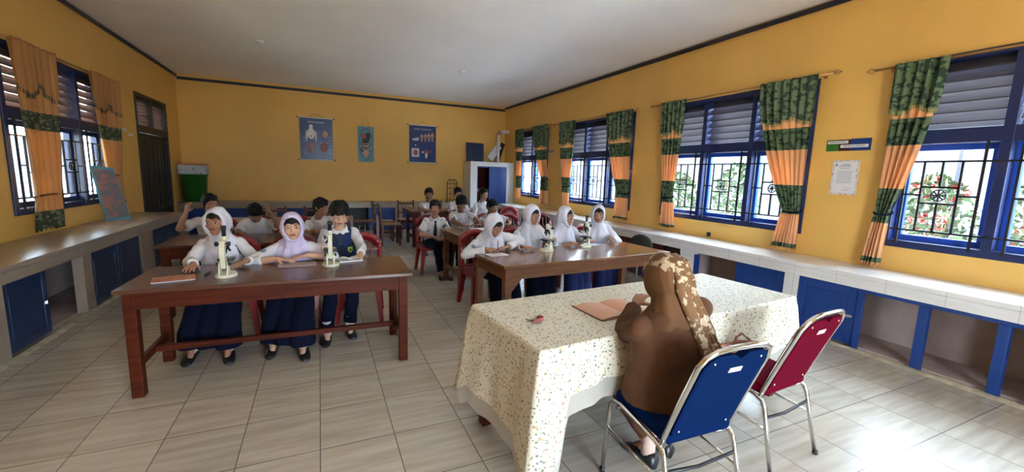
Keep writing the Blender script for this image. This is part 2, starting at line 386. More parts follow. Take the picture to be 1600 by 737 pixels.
# ================================================================== SETTING
def wall_x(name, x0, x1, y0, y1, holes):
    """wall along y with rectangular holes (ya, yb, za, zb)"""
    mb = MB(); y = y0
    for (a, b, za, zb) in sorted(holes):
        mb.box(x0, x1, y, a, 0, ZC)
        if za > 0: mb.box(x0, x1, a, b, 0, za)
        mb.box(x0, x1, a, b, zb, ZC); y = b
    mb.box(x0, x1, y, y1, 0, ZC); return struct(mb.build(name, 'wall'))
WZ0, WZ1, WT = .97, 2.74, .16
wall_x('wall_right', XR, XR+WT, YF, YB, [(a, b, WZ0, WZ1) for a, b in RWIN])
wall_x('wall_left', XL-WT, XL, YF, YB, [(a, b, WZ0, WZ1) for a, b in LWIN] + [(9.5, 11.15, 0, 2.78)])
struct(MB().box(XL-WT, XR+WT, YB, YB+WT, 0, ZC).build('wall_back', 'wall'))
mb = MB(); mb.box(XL-WT, .4, YF-WT, YF, 0, ZC); mb.box(2.0, XR+WT, YF-WT, YF, 0, ZC); mb.box(.4, 2.0, YF-WT, YF, 2.2, ZC); struct(mb.build('wall_front', 'wall'))
struct(MB().box(XL-WT, XR+WT, YF-WT, YB+WT, -.12, 0).build('floor', 'floor'))
struct(MB().box(XL-WT, XR+WT, YF-WT, YB+WT, ZC, ZC+.1).build('ceiling', 'ceil'))
struct(MB().box(XL-1.0, XR+.75, YF-1.0, YB+1.0, ZC+.10, ZC+.22).build('roof_slab', 'ceil'))
struct(MB().box(XR-.035, XR-.001, YF, YB, ZC-.075, ZC-.02, .006).build('trim_1', 'trim'))
struct(MB().box(XL+.001, XL+.035, YF, YB, ZC-.075, ZC-.02, .006).build('trim_2', 'trim'))
struct(MB().box(XL+.036, XR-.036, YB-.035, YB-.001, ZC-.13, ZC-.07, .006).build('trim_3', 'trim'))

def window(idx, side, y0, y1, npan, slat, sashm):
    s = 1 if side == 'R' else -1; X = XR if side == 'R' else XL
    r = thing('window_%d' % idx, '', '', (0, 0, 0)); del r['label']; del r['category']; r['kind'] = 'structure'
    def bx(mb, xa, xb, ya, yb, za, zb, bev=.004): return mb.box(min(X+s*xa, X+s*xb), max(X+s*xa, X+s*xb), ya, yb, za, zb, bev)
    ZT0, ZT1 = 1.96, 2.12
    fr = MB(); e = .001
    bx(fr, -.02, WT, y0+e, y0+.07, WZ0+e, WZ1-e); bx(fr, -.02, WT, y1-.07, y1-e, WZ0+e, WZ1-e)
    bx(fr, -.02, WT, y0+.07, y1-.07, WZ0+e, WZ0+.07); bx(fr, -.02, WT, y0+.07, y1-.07, WZ1-.06, WZ1-e)
    bx(fr, -.015, WT, y0+.07, y1-.07, ZT0, ZT1-.03); 
    pw = (y1-y0)/npan
    for i in range(1, npan): bx(fr, -.018, WT, y0+i*pw-.035, y0+i*pw+.035, WZ0+.07, WZ1-.06)
    fr.build('window_frame', 'navy', r)
    lv = MB()
    for i in range(npan):
        a = y0+i*pw+.037 + (.035 if i == 0 else 0); b = y0+(i+1)*pw-.037 - (.035 if i == npan-1 else 0)
        for k in range(7):
            z = ZT1-.035 + k*(WZ1-.05-ZT1+.035)/6.75
            rot = Matrix.Rotation(math.radians(-52)*s, 3, 'Y')
            lv.box(-.062, .062, -(b-a)/2, (b-a)/2, -.007, .007, .002, rot=rot, ctr=(X+s*.075, (a+b)/2, z+.02), seg=1)
    lv.build('louvre_slats', slat, r)
    for i in range(npan):
        a = y0+i*pw+.037 + (.035 if i == 0 else 0); b = y0+(i+1)*pw-.037 - (.035 if i == npan-1 else 0); za, zb = WZ0+.072, ZT0-.002; t = .055
        sa = MB(); bx(sa, .07, .11, a, a+t, za, zb); bx(sa, .07, .11, b-t, b, za, zb); bx(sa, .07, .11, a+t, b-t, za, za+t); bx(sa, .07, .11, a+t, b-t, zb-t, zb)
        so_ = sa.build('sash', sashm, r)
        g = MB(); bx(g, .088, .092, a+t, b-t, za+t, zb-t, 0); g.build('window_pane', 'glass', so_)
        # iron grille on the room side
        gr = MB(); xx = X-s*.028; q = .0085; W = b-a
        def vb(u, z0, z1): gr.bar((xx, a+u*W, z0), (xx, a+u*W, z1), q*2, q*2)
        def hb(z, u0, u1): gr.bar((xx, a+u0*W, z), (xx, a+u1*W, z), q*2, q*2)
        zt, zl, zm = zb-.16, za+.11, (za+zb)/2-.01
        hb(zt, -.04, 1.04); hb(zl, -.04, 1.04); vb(.10, za-.03, zb+.02); vb(.90, za-.03, zb+.02)
        for u in (.30, .70): vb(u, zl, zt)
        vb(.5, zm+.075, zt); vb(.5, zl, zm-.075); hb(zm+.075, .30, .70); hb(zm-.075, .30, .70); hb(zm+.0, .10, .30); hb(zm+.0, .70, .90)
        R = .052
        gr.tube([(xx, a+.5*W+R*math.cos(t_*PI/8), zm+R*math.sin(t_*PI/8)) for t_ in range(16)], .007, 6, close=True)
        for t_ in range(8):
            an = t_*PI/4; gr.bar((xx, a+.5*W, zm), (xx, a+.5*W+R*math.cos(an), zm+R*math.sin(an)), .008, .012)
        gr.ell((xx, a+.5*W, zm), .014, 8)
        for u in (.10, .90): gr.bar((xx, a+u*W, za-.02), (X-s*.005, a+u*W, za-.02), .012, .012)
        gr.build('iron_grille', 'black', r)
    return r
k = 1
for (a, b), n in zip(RWIN, (3, 3, 3, 3, 2)): window(k, 'R', a, b, n, 'slatR', 'bluebright'); k += 1
for (a, b) in LWIN: window(k, 'L', a, b, 3, 'slatL', 'navy'); k += 1
# left wall double door with louvred transom
r = thing('door_1', '', '', (0, 0, 0)); del r['label']; del r['category']; r['kind'] = 'structure'
X = XL; mb = MB()
for (a, b, za, zb) in ((9.501, 9.57, 0, 2.779), (11.08, 11.149, 0, 2.779), (9.57, 11.08, 2.71, 2.779), (9.57, 11.08, 2.10, 2.22), (10.29, 10.36, 2.22, 2.71)): mb.box(X-.15, X+.015, a, b, za, zb, .004)
mb.build('door_frame', 'doordark', r)
mb = MB()
for a, b in ((9.575, 10.285), (10.365, 11.075)):
    for q in range(8): mb.box(-.05, .05, -(b-a)/2, (b-a)/2, -.006, .006, .001, rot=Matrix.Rotation(math.radians(52), 3, 'Y'), ctr=(X-.07, (a+b)/2, 2.25+q*.06), seg=1)
mb.build('louvre_slats', 'slatL', r)
for a, b in ((9.575, 10.32), (10.33, 11.075)):
    mb = MB(); mb.box(X-.10, X-.06, a, b, .005, 2.095, .004)
    for za, zb in ((.15, .75), (.85, 1.45), (1.55, 1.98)): mb.box(X-.065, X-.045, a+.1, b-.1, za, zb, .008)
    lf = mb.build('door_leaf', 'doordark', r)
    g = MB()
    for u in (.15, .4, .6, .85): g.bar((X+.03, a+(b-a)*u, .1), (X+.03, a+(b-a)*u, 2.05), .012, .012)
    for z in (.15, .7, 1.5, 1.98): g.bar((X+.03, a+.03, z), (X+.03, b-.03, z), .012, .012)
    g.tube([(X+.03, (a+b)/2+.06*math.cos(t*PI/8), 1.25+.06*math.sin(t*PI/8)) for t in range(16)], .008, 6, close=True)
    g.ell((X+.03, (a+b)/2, 1.25), (.01, .035, .035), 10); g.build('iron_grille', 'black', lf)
# door opening behind the camera
r = thing('door_2', '', '', (0, 0, 0)); del r['label']; del r['category']; r['kind'] = 'structure'
mb = MB(); mb.box(.4, .47, YF-.15, YF+.01, 0, 2.2, .004); mb.box(1.93, 2.0, YF-.15, YF+.01, 0, 2.2, .004); mb.box(.47, 1.93, YF-.15, YF+.01, 2.13, 2.2, .004); mb.build('door_frame', 'navy', r)

# ---------------------------------------------------------------- built-in counters (masonry, tiled)
ZT = .735
def counter_run(name, label, x0, x1, y0, y1, openings, m, inner, side, front_axis='x'):
    """tiled worktop carried by piers; openings = list (a, b) gaps in the front"""
    t = thing(name, label, 'counter', (0, 0, 0))
    top = MB(); top.box(x0, x1, y0, y1, ZT-.045, ZT, .006); top.build('worktop', m, t)
    f = MB(); th = .09
    if front_axis == 'x':
        fx0, fx1 = (x0+.004, x0+th) if side == 'R' else (x1-th, x1-.004)
        f.box(fx0, fx1, y0+.002, y1-.002, .60, ZT-.046); y = y0+.002
        for a, b in openings:
            if a > y: f.box(fx0, fx1, y, a, 0, .599)
            y = b
        if y < y1-.002: f.box(fx0, fx1, y, y1-.002, 0, .599)
        f.build('front_wall', m, t)
        g = MB(); fl = (fx1+.001, x1-.004) if side == 'R' else (x0+.004, fx0-.001)
        g.box(fl[0], fl[1], y0+.002, y1-.002, 0, .02)
        bw = (x1-.03, x1-.005) if side == 'R' else (x0+.005, x0+.03); g.box(bw[0], bw[1], y0+.002, y1-.002, .02, ZT-.05)
        for a, b in openings[::2]: g.box(fl[0]+.001, fl[1]-.026, a-.06, a-.02, .021, ZT-.05)
        g.build('inner_plaster', inner, t)
        k_ = MB(); n = 46; fx = fx0-.004 if side == 'R' else fx1+.004; rnd = random.Random(3)
        s_ = -1 if side == 'R' else 1; pts = []
        for i in range(n+1): pts.append((y0+(y1-y0)*i/n, .018+rnd.random()*.03))
        for (ya, wa), (yb, wb) in zip(pts, pts[1:]):
            v = [k_.bm.verts.new(p) for p in ((fx, ya, 0), (fx+s_*wa, ya, 0), (fx+s_*wb, yb, 0), (fx, yb, 0), (fx, ya, .022), (fx+s_*wa*.6, ya, .012), (fx+s_*wb*.6, yb, .012), (fx, yb, .022))]
            for q in ((0, 1, 2, 3), (4, 7, 6, 5), (1, 5, 6, 2)): k_.bm.faces.new([v[i] for i in q])
        k_.build('mortar_edge', 'concrete', t)
    else:
        f.box(x0+.002, x1-.002, y0+.004, y0+th, .60, ZT-.046); x = x0+.002
        for a, b in openings:
            if a > x: f.box(x, a, y0+.004, y0+th, 0, .599)
            x = b
        if x < x1-.002: f.box(x, x1-.002, y0+.004, y0+th, 0, .599)
        f.build('front_wall', m, t)
        g = MB(); g.box(x0+.002, x1-.002, y0+th+.001, y1-.004, 0, .02); g.box(x0+.002, x1-.002, y1-.03, y1-.005, .02, ZT-.05); g.build('inner_plaster', inner, t)
    return t
def cab_door(t, xf, a, b, side, m='blue', handle=0, z0=.035, z1=.595, axis='x'):
    d = MB(); s = -1 if side == 'R' else 1
    def bb(mb, o0, o1, p0, p1, q0, q1, bev=.003):
        if axis == 'x': mb.box(min(xf+s*o0, xf+s*o1), max(xf+s*o0, xf+s*o1), p0, p1, q0, q1, bev)
        else: mb.box(p0, p1, min(xf-o0, xf-o1), max(xf-o0, xf-o1), q0, q1, bev)
    bb(d, -.03, 0, a+.003, b-.003, z0, z1)
    r_ = .07
    for (p0, p1, q0, q1) in ((a+.004, a+r_, z0+.001, z1-.001), (b-r_, b-.004, z0+.001, z1-.001), (a+r_, b-r_, z0+.001, z0+r_), (a+r_, b-r_, z1-r_, z1-.001)): bb(d, .0005, .008, p0, p1, q0, q1)
    bb(d, .0005, .006, a+r_+.02, b-r_-.02, z0+r_+.02, z1-r_-.02)
    o = d.build('cabinet_door', m, t)
    if handle:
        h = MB(); p = b-.05 if handle > 0 else a+.05; bb(h, .008, .016, p-.03, p+.03, .30, .325, .002); bb(h, .016, .024, p-.01, p+.012, .295, .33, .002); h.build('latch', 'chrome', o)
    return o
xf = 4.587
ops = [(-2.2, -.9), (-.75, .95), (1.0, 2.69), (2.83, 4.065), (4.3, 5.9), (6.1, 7.7), (7.9, 9.5), (9.7, 11.2)]
ctR = counter_run('tiled_counter', 'long white tiled counter with blue cupboard doors under the right windows', xf, XR-.003, YF+.01, 11.28, ops, 'countR', 'plaster', 'R')
cab_door(ctR, xf+.03, 2.14, 2.685, 'R', handle=-1); cab_door(ctR, xf+.03, 2.84, 3.44, 'R')
cab_door(ctR, xf+.05, 4.7, 5.3, 'R', 'darkred'); cab_door(ctR, xf+.05, 5.3, 5.89, 'R', 'darkred'); cab_door(ctR, xf+.03, 8.7, 9.49, 'R')
for (a, b) in ((2.10, 2.14), (1.624, 1.69), (1.16, 1.226), (.55, .615), (4.02, 4.064), (5.0, 5.05)):
    MB().box(xf+.012, xf+.075, a, b, 0, .566, .004).build('blue_post', 'blue', ctR)
MB().box(xf+.010, xf+.06, 1.001, 2.139, .567, .598, .003).build('top_rail', 'blue', ctR)
MB().box(xf+.010, xf+.06, -.749, .949, .567, .598, .003).build('top_rail', 'blue', ctR)
xg = -2.213
ctL = counter_run('tiled_counter', 'beige tiled counter with dark blue cupboard doors under the left windows', XL+.003, xg, YF+.01, 9.05, [(1.5, 2.7), (2.9, 4.1), (4.402, 5.60), (5.775, 7.15), (7.60, 8.86)], 'countL', 'plaster', 'L')
cab_door(ctL, xg-.03, 4.402, 5.0, 'L', 'darkblue', 1)
cab_door(ctL, xg-.03, 5.78, 6.45, 'L', 'darkblue'); cab_door(ctL, xg-.03, 6.46, 7.14, 'L', 'darkblue')
cab_door(ctL, xg-.03, 7.61, 8.22, 'L', 'darkblue'); cab_door(ctL, xg-.03, 8.23, 8.85, 'L', 'darkblue')
cab_door(ctL, xg-.03, 2.91, 3.5, 'L', 'darkblue'); cab_door(ctL, xg-.03, 3.51, 4.09, 'L', 'darkblue')
MB().box(-2.84, -2.40, 7.2, 7.75, ZT+.001, ZT+.006, .002).build('sink_recess_slab', 'plaster', ctL)
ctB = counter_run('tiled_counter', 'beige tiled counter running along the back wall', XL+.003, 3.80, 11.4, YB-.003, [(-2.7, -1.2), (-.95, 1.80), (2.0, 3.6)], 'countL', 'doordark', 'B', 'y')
for a, b in ((1.12, 1.78), (-.94, -.3), (-2.69, -2.0), (-1.99, -1.25), (2.02, 2.8), (2.82, 3.59)): cab_door(ctB, 11.40+.03, a, b, 'B', 'blue', axis='y')
# stored things inside the open left cupboard
t = thing('storage_crate', 'dark wooden crate standing inside the open left cupboard', 'crate', (-2.62, 5.22, .021))
mb = MB()
for i in range(4): mb.box(-.13, .13, -.15+.004, -.138, .03+i*.08, .095+i*.08, .003); mb.box(-.13, .13, .138, .15, .03+i*.08, .095+i*.08, .003); mb.box(-.145, -.13, -.15, .15, .03+i*.08, .095+i*.08, .003); mb.box(.13, .145, -.15, .15, .03+i*.08, .095+i*.08, .003)
mb.build('slats', 'doordark', t); MB().box(-.128, .128, -.136, .136, 0, .02, .002).build('bottom', 'doordark', t)
for a_, b_ in ((-.12, -.125), (.12, -.125), (-.12, .125), (.12, .125)): MB().box(a_-.008, a_+.008, b_-.008, b_+.008, .021, .36, .001).build('corner_post', 'darkred', t)
t = thing('wooden_plank', 'brown plank leaning inside the open left cupboard', 'plank', (-2.5, 5.42, .021)); 
o = MB().bar((-.05, 0, .012), (-.12, .04, .52), .02, .12, bev=.003).build('plank_body', 'wood2', t)

# ---------------------------------------------------------------- masonry cupboard in the back right corner
CX0, CX1, CY0 = 3.85, XR-.004, 11.29
t = thing('masonry_cupboard', 'tall white cupboard with a blue door in the back right corner', 'cupboard', (0, 0, 0))
mb = MB(); H = 1.9
mb.box(CX0, CX0+.07, CY0, YB-.004, 0, H, .004); mb.box(CX1-.07, CX1, CY0, YB-.004, 0, H, .004); mb.box(CX0+.071, CX1-.071, CY0, YB-.004, H-.13, H, .004); mb.box(CX0+.071, CX1-.071, CY0, YB-.004, 0, .3, .004)
mb.box(CX0+.071, CX0+.20, CY0, CY0+.1, .301, H-.131, .003); mb.box(CX1-.22, CX1-.071, CY0, CY0+.1, .301, H-.131, .003)
mb.build('carcass', 'countR', t)
MB().box(CX0+.071, CX1-.071, YB-.03, YB-.005, .301, H-.131).build('back_panel', 'wood1', t)
MB().box(CX0+.201, CX1-.221, CY0+.12, YB-.035, 1.02, 1.05, .003).build('shelf', 'wood1', t)
d = MB(); d.box(4.42, CX1-.222, CY0+.01, CY0+.05, .305, H-.135, .004); d.box(4.47, CX1-.27, CY0+.003, CY0+.0098, .37, 1.7, .003); d.build('cupboard_door', 'blue', t)
d = MB(); d.box(CX0+.201, CX0+.225, CY0+.01, CY0+.09, .305, H-.135, .003); d.box(CX0+.226, 4.419, CY0+.01, CY0+.09, H-.165, H-.136, .003); d.build('blue_frame', 'blue', t)
for i, (px_, c, w_) in enumerate(((4.12, 'paper', .10), (4.22, 'greybadge', .07), (4.30, 'cream_enamel', .09))):
    b = MB(); b.lathe([(.0, 0), (w_*.38, .002), (w_*.45, .06), (w_*.3, .09), (w_*.3, .10), (0, .10)], (px_, 11.52, 1.051), 14)
    tag(b.build('jar', c), ['white jar on the shelf of the corner cupboard, nearest its open side', 'blue-grey jar in the middle of the corner cupboard shelf', 'cream jar on the cupboard shelf beside the blue door'][i], 'jar', 'jars in the corner cupboard')
# dark blue board leaning on the back wall, standing on the cupboard
b = MB().box(-.27, .27, -.012, .012, 0, .55, .004, rot=Matrix.Rotation(math.radians(-4), 3, 'X'), ctr=(4.20, YB-.06, H+.28)).build('blue_board', 'darkblue')
tag(b, 'dark blue square board leaning on the wall atop the white corner cupboard', 'board')
# white pipe with an elbow and a tilted white lamp head
t = thing('stove_pipe', 'white upright pipe with an angled top arm on the white corner cupboard', 'pipe', (4.83, 11.68, H+.001))
MB().tube([(0, 0, 0), (0, 0, .86)], .042, 14).build('upright_pipe', 'paper', t); MB().tube([(-.01, 0, .80), (.02, 0, .875), (.10, 0, .895)], [.05, .055, .05], 14).build('elbow', 'plaster', t)
MB().tube([(.08, 0, .895), (.32, -.02, .90)], [.05, .055], 14).build('side_arm', 'paper', t)
t = thing('folded_projection_board', 'folded white board propped against the white pipe on the corner cupboard', 'board', (4.83, 11.80, H+.09))
MB().bar((-.22, 0, .01), (.16, .06, .50), .20, .02, up=(0, 1, 0), bev=.003).build('white_panel', 'paper', t); MB().bar((.06, .05, .02), (.22, .05, .50), .14, .02, up=(0, 1, 0), bev=.003).build('dark_panel', 'doordark', t)
# hand truck / black rack behind the pupils
t = thing('wire_rack', 'black metal rack with rounded top standing on the back counter beside the cupboard', 'rack', (3.42, 11.62, ZT+.001))
mb = MB(); w_ = .15
mb.tube([(-w_, 0, 0), (-w_+.01, 0, .56), (-w_+.05, 0, .63), (w_-.05, 0, .63), (w_-.01, 0, .56), (w_, 0, 0)], .012, 8); mb.build('bent_frame', 'black', t)
mb = MB(); [mb.tube([(-w_, 0, z), (w_, 0, z)], .007, 6) for z in (.08, .24, .40, .52)]; [mb.tube([(x, 0, .02), (x, 0, .62)], .006, 6) for x in (-.05, .05)]; mb.build('cross_bars', 'black', t)
mb = MB(); mb.tube([(-w_, 0, .01), (-w_, .2, .01), (w_, .2, .01), (w_, 0, .01)], .01, 6); mb.build('foot_loop', 'black', t)

# ---------------------------------------------------------------- curtains
def rod(side, y0, y1, z, label, fin=(1, 1)):
    X = XR-.085 if side == 'R' else XL+.085
    t = thing('curtain_rod', label, 'curtain rod', (X, y0, z)); L_ = y1-y0
    MB().tube([(0, 0, 0), (0, L_, 0)], .012, 10).build('pole', 'goldwood', t)
    s = 1 if side == 'R' else -1
    for y, sg, f in ((0, -1, fin[0]), (L_, 1, fin[1])):
        if f:
            b = MB(); b.ell((0, y+sg*.012, 0), (.017, .012, .017), 10); b.ell((0, y+sg*.035, 0), (.026, .024, .026), 12); b.ell((0, y+sg*.063, 0), (.01, .015, .01), 8); b.build('finial', 'goldwood', t)
    for y in (.12, L_-.12):
        b = MB(); b.bar((0, y, 0), (s*.083, y, 0), .014, .014); b.box(min(s*.068, s*.083), max(s*.068, s*.083), y-.02, y+.02, -.03, .03, .003); b.build('bracket', 'goldwood', t)
rod('R', 2.89, 5.61, 2.755, 'wooden curtain rod over the window left of the wall notice'); rod('R', .0, 2.51, 2.70, 'wooden curtain rod over the nearest right window, beside the notice', (0, 1))
rod('R', 6.03, 8.87, 2.76, 'curtain rod over the second window from the back, right wall'); rod('R', 9.05, 11.0, 2.79, 'curtain rod over the farthest window on the right wall', (0, 0))
rod('L', 5.9, 8.56, 2.745, 'curtain rod over the left wall window', (0, 0))
def curtain(side, top, tie, bot, ztop, zbot, ztie, label, m, vm, valz, zig, npl=7, amp=.028, tiem='navycloth', seed=0):
    X = (XR-.085) if side == 'R' else (XL+.085); s = -1 if side == 'R' else 1
    t = thing('curtain', label, 'curtain', (0, 0, 0)); rnd = random.Random(seed); ph = rnd.random()*6
    def edges(z):
        if z > ztie:
            f = max(0, (ztop-z)/(ztop-ztie)); g = f**1.7
            a = top[0]+(tie[0]-top[0])*g; b = top[1]+(tie[1]-top[1])*g
        else:
            f = max(0, (ztie-z)/(ztie-zbot)); g = f**.8
            a = tie[0]+(bot[0]-tie[0])*g; b = tie[1]+(bot[1]-tie[1])*g
        return a, b
    def fn(u, v):
        z = ztop-.003-v*(ztop-zbot); a, b = edges(z); y = a+(b-a)*u; sq = min(1, abs(b-a)/abs(top[1]-top[0])+.35)
        am = amp*(.6+.5*math.sin(u*5+ph))*sq + .006*v
        dx = am*math.sin(u*2*PI*npl+ph+.8*math.sin(v*4+ph)) + .012*math.sin(u*7+v*3)
        zz = z - (.012*math.sin(u*2*PI*npl+1) if v > .98 else 0)
        return (X+s*(.016+dx+.012*(1-math.exp(-v*8))), y, zz)
    o = MB().grid(fn, npl*12, 60).build('curtain_cloth', m, t); md = o.modifiers.new('thickness', 'SOLIDIFY'); md.thickness = .003; md.offset = 0
    def fv(u, v):
        z0 = ztop+.012; zb = valz - zig*abs(math.sin(u*PI*1.5+.4)) if zig else valz
        z = z0-v*(z0-zb); a, b = edges(z); e = .02*(1 if top[1] > top[0] else -1); y = (a-e)+(b-a+2*e)*u
        dx = amp*(.8+.4*math.sin(u*4+ph))*math.sin(u*2*PI*npl+ph)+.010*math.sin(u*7)
        return (X+s*(.050+dx), y, z)
    o = MB().grid(fv, npl*12, 14).build('valance', vm, t); md = o.modifiers.new('thickness', 'SOLIDIFY'); md.thickness = .003; md.offset = 0
    fr = MB(); n = 46
    for i in range(n):
        p = Vector(fv((i+.5)/n, 1)); fr.bar(p+Vector((0, 0, .012)), p+Vector((s*.002, .002*math.sin(i), -.035)), .006, .008)
    fr.build('fringe', 'fringe' if side == 'R' else 'olive', t)
    # tie band around the gathered cloth
    c = (tie[0]+tie[1])/2; hw = abs(tie[1]-tie[0])/2+.012
    tb = MB(); tb.tube([(X+s*.022+.038*math.cos(k*PI/10), c+hw*math.sin(k*PI/10), ztie+.02*math.cos(k*PI/10)) for k in range(20)], .010, 6, close=True)
    tb.build('tie_band', tiem, t); return t
RC = [
 ((2.31, 1.96), (2.315, 2.19), (2.385, 2.215), 2.70, .765, 1.30, 'green and orange curtain beside the notice paper, nearest one on the right wall', 5),
 ((3.66, 3.03), (3.24, 3.045), (3.33, 3.04), 2.755, .790, 1.24, 'green and orange curtain immediately left of the notice sign', 7),
 ((5.36, 4.90), (5.20, 5.01), (5.24, 4.92), 2.755, .812, 1.29, 'green and orange curtain on the far side of the big middle window', 6),
 ((6.76, 6.06), (6.36, 6.06), (6.42, 6.05), 2.76, .815, 1.30, 'green and orange curtain gathered above the rightmost seated girl', 7),
 ((8.50, 7.90), (8.32, 8.06), (8.30, 8.07), 2.76, .88, 1.35, 'green and orange curtain on the far side of the second window from the back', 6),
 ((9.92, 9.16), (9.40, 9.07), (9.48, 9.05), 2.79, .86, 1.47, 'green and orange curtain on the near side of the farthest right window', 7),
 ((10.98, 10.50), (10.86, 10.60), (10.95, 10.60), 2.79, .90, 1.49, 'green and orange curtain closest to the white corner cupboard', 5)]
for i, (a, b, c, z1, z0, zt_, lb, n) in enumerate(RC):
    curtain('R', a, b, c, z1, z0, zt_, lb, 'curtR', 'valR', 2.33, .07 if i < 6 else .03, n, seed=i)
curtain('L', (6.05, 6.75), (6.17, 6.59), (6.12, 6.60), 2.745, .80, 1.16, 'orange and olive curtain at the left edge, covering the middle of the left window', 'curtL', 'valL', 2.36, .14, 6, seed=11, tiem='cord')
curtain('L', (7.68, 8.45), (7.88, 8.28), (8.10, 8.38), 2.745, .82, 1.35, 'orange and olive curtain beside the dark double door', 'curtL', 'valL', 2.38, .12, 6, seed=12, tiem='cord')

# ---------------------------------------------------------------- things on the walls
def poster(name, label, x0, x1, z0, z1, base, draw, title=None, rods=True):
    t = thing(name, label, 'poster', ((x0+x1)/2, YB-.012, (z0+z1)/2)); hw, hh = (x1-x0)/2, (z1-z0)/2
    MB().box(-hw, hw, -.004, .004, -hh, hh).build('printed_sheet', base, t)
    if rods:
        for z in (-hh-.01, hh+.01):
            r_ = MB().tube([(-hw-.03, -.002, z), (hw+.03, -.002, z)], .012, 8).build('hanging_bar', 'white', t)
            [MB().ell((x, -.002, z), .02, 8).build('end_cap', 'doordark', r_) for x in (-hw-.035, hw+.035)]
    c = MB(); c.tube([(-hw*.45, 0, hh+.01), (0, .004, hh+(.12 if rods else .30)), (hw*.45, 0, hh+.01)], .004, 6); c.build('cord', 'cord', t)
    b = MB(); draw(b, hw, hh); b.build('printed_figures', ['skin_light', 'lip', 'paper', 'doordark'], t)
    if title:
        text(title, 'title_lettering', .052, (0, -.0055, hh-.10), (1, 0, 0), (0, 0, 1), 'paper', t)
    return t
E_ = lambda b, x, z, rx, rz, mi: (setattr(b, 'mi', mi), b.ell((x, -.005, z), (rx, .003, rz), 12))
def man(b, x, z, h, mi=0):
    E_(b, x, z+h*.44, h*.055, h*.07, mi); E_(b, x, z+h*.22, h*.12, h*.17, mi)
    for s in (-1, 1): E_(b, x+s*h*.05, z-h*.2, h*.045, h*.27, mi); E_(b, x+s*h*.15, z+h*.13, h*.03, h*.19, mi)
def d1(b, hw, hh):
    E_(b, -.12, .30, .045, .055, 2); E_(b, -.12, .13, .085, .14, 2); [E_(b, -.12+s*.105, .08, .022, .14, 2) for s in (-1, 1)]
    E_(b, -.12, .08, .035, .06, 1); E_(b, -.12, .18, .02, .02, 1)
    E_(b, .20, .13, .06, .085, 0); E_(b, .19, .12, .03, .05, 1)
    b.mi = 1; b.box(-.21, -.05, -.006, -.0045, -.16, -.11); E_(b, -.17, -.24, .03, .12, 1); E_(b, -.09, -.24, .02, .13, 0)
    E_(b, .17, -.2, .085, .13, 1); E_(b, .17, -.19, .05, .09, 0); b.mi = 2; b.box(.09, .25, -.006, -.0045, -.1, -.085)
    for z in (.02, -.06, -.3, -.38): b.box(-.3, -.24, -.006, -.0045, z, z+.006); b.box(.28, .33, -.006, -.0045, z+.03, z+.036)
def d3(b, hw, hh):
    E_(b, -.20, .12, .10, .035, 2); E_(b, -.14, .15, .03, .03, 2)
    for i, x in enumerate((-.03, .07, .17, .27)): man(b, x, .17+.01*i, .24+.03*(i > 1))
    b.mi = 2; b.box(-.31, -.10, -.006, -.0045, -.36, -.12); E_(b, -.2, -.24, .07, .08, 1); E_(b, -.2, -.04, .02, .02, 2)
    E_(b, .10, -.22, .09, .03, 1); E_(b, .10, -.30, .035, .09, 2); E_(b, .22, -.2, .03, .03, 1); E_(b, -.0, -.22, .03, .03, 2); E_(b, .1, -.2, .04, .05, 1)
def d2(b, hw, hh):
    for sc_, mi in ((.95, 3), (.90, 2)):
        pass
    b.mi = 3; b.tube([(.165*math.cos(k*PI/12), -.006, .42*math.sin(k*PI/12)) for k in range(24)], .006, 6, close=True)
    E_(b, -.05, .2, .07, .09, 1); E_(b, .06, .22, .06, .09, 3); E_(b, .0, .12, .1, .05, 3); E_(b, 0, .0, .12, .1, 3); E_(b, -.02, -.14, .12, .08, 3); E_(b, .0, -.2, .09, .08, 0)
    for k in range(4):
        b.mi = 2 if k % 2 else 0; b.tube([(-.10, -.011, .03-k*.055), (0, -.013, .0-k*.055), (.10, -.011, .05-k*.055)], .013, 6)
    E_(b, 0, -.30, .04, .03, 0)
M_['posterblue'] = mat('poster_blue_print', (.008, .036, .17), .3, noise_amt=.2, nscale=2)
M_['posterteal'] = mat('poster_teal_print', (.09, .26, .30), .4, noise_amt=.25, nscale=8)
poster('anatomy_poster', 'left blue anatomy poster with a white torso figure on the back wall', -.42, .34, 1.79, 2.81, 'posterblue', d1, 'SISTEM EKSKRESI')
poster('anatomy_poster', 'narrow teal anatomy panel hanging between the two blue posters', .945, 1.352, 1.775, 2.70, 'posterteal', d2, None, False)
poster('anatomy_poster', 'right blue anatomy poster with four standing figures on the back wall', 2.29, 3.04, 1.83, 2.83, 'posterblue', d3, 'SISTEM REPRODUKSI')
# small sign of two strips and the notice beneath it
t = thing('wall_sign', 'green, brown and blue paper sign pinned above the notice on the right wall', 'sign', (XR-.004, 2.70, 1.985))
MB().box(-.003, .003, .09, .21, -.06, .06).build('green_field', 'green', t)
MB().box(-.003, .003, -.02, .089, -.06, .06).build('brown_field', 'darkred', t); MB().box(-.0035, .003, -.21, -.021, -.06, .065).build('blue_field', 'posterblue2' if 'posterblue2' in M_ else 'blue', t)
o = MB().box(-.006, -.0036, .0, .20, .018, .048, .001).build('paper_strip', 'paper', t); text('KEBERSIHAN IDEAL', 'lettering', .02, (-.0066, .10, .033), (0, -1, 0), (0, 0, 1), 'black', o, ext=.0003)
o = MB().box(-.006, -.0036, -.19, .07, -.028, .004, .001).build('paper_strip', 'paper', t); text('MEMBUAT CERMAT', 'lettering', .023, (-.0066, -.06, -.012), (0, -1, 0), (0, 0, 1), 'black', o, ext=.0003)
t = thing('framed_notice', 'printed notice with a shiny foil border on the right wall below the sign', 'notice', (XR-.004, 2.692, 1.64))
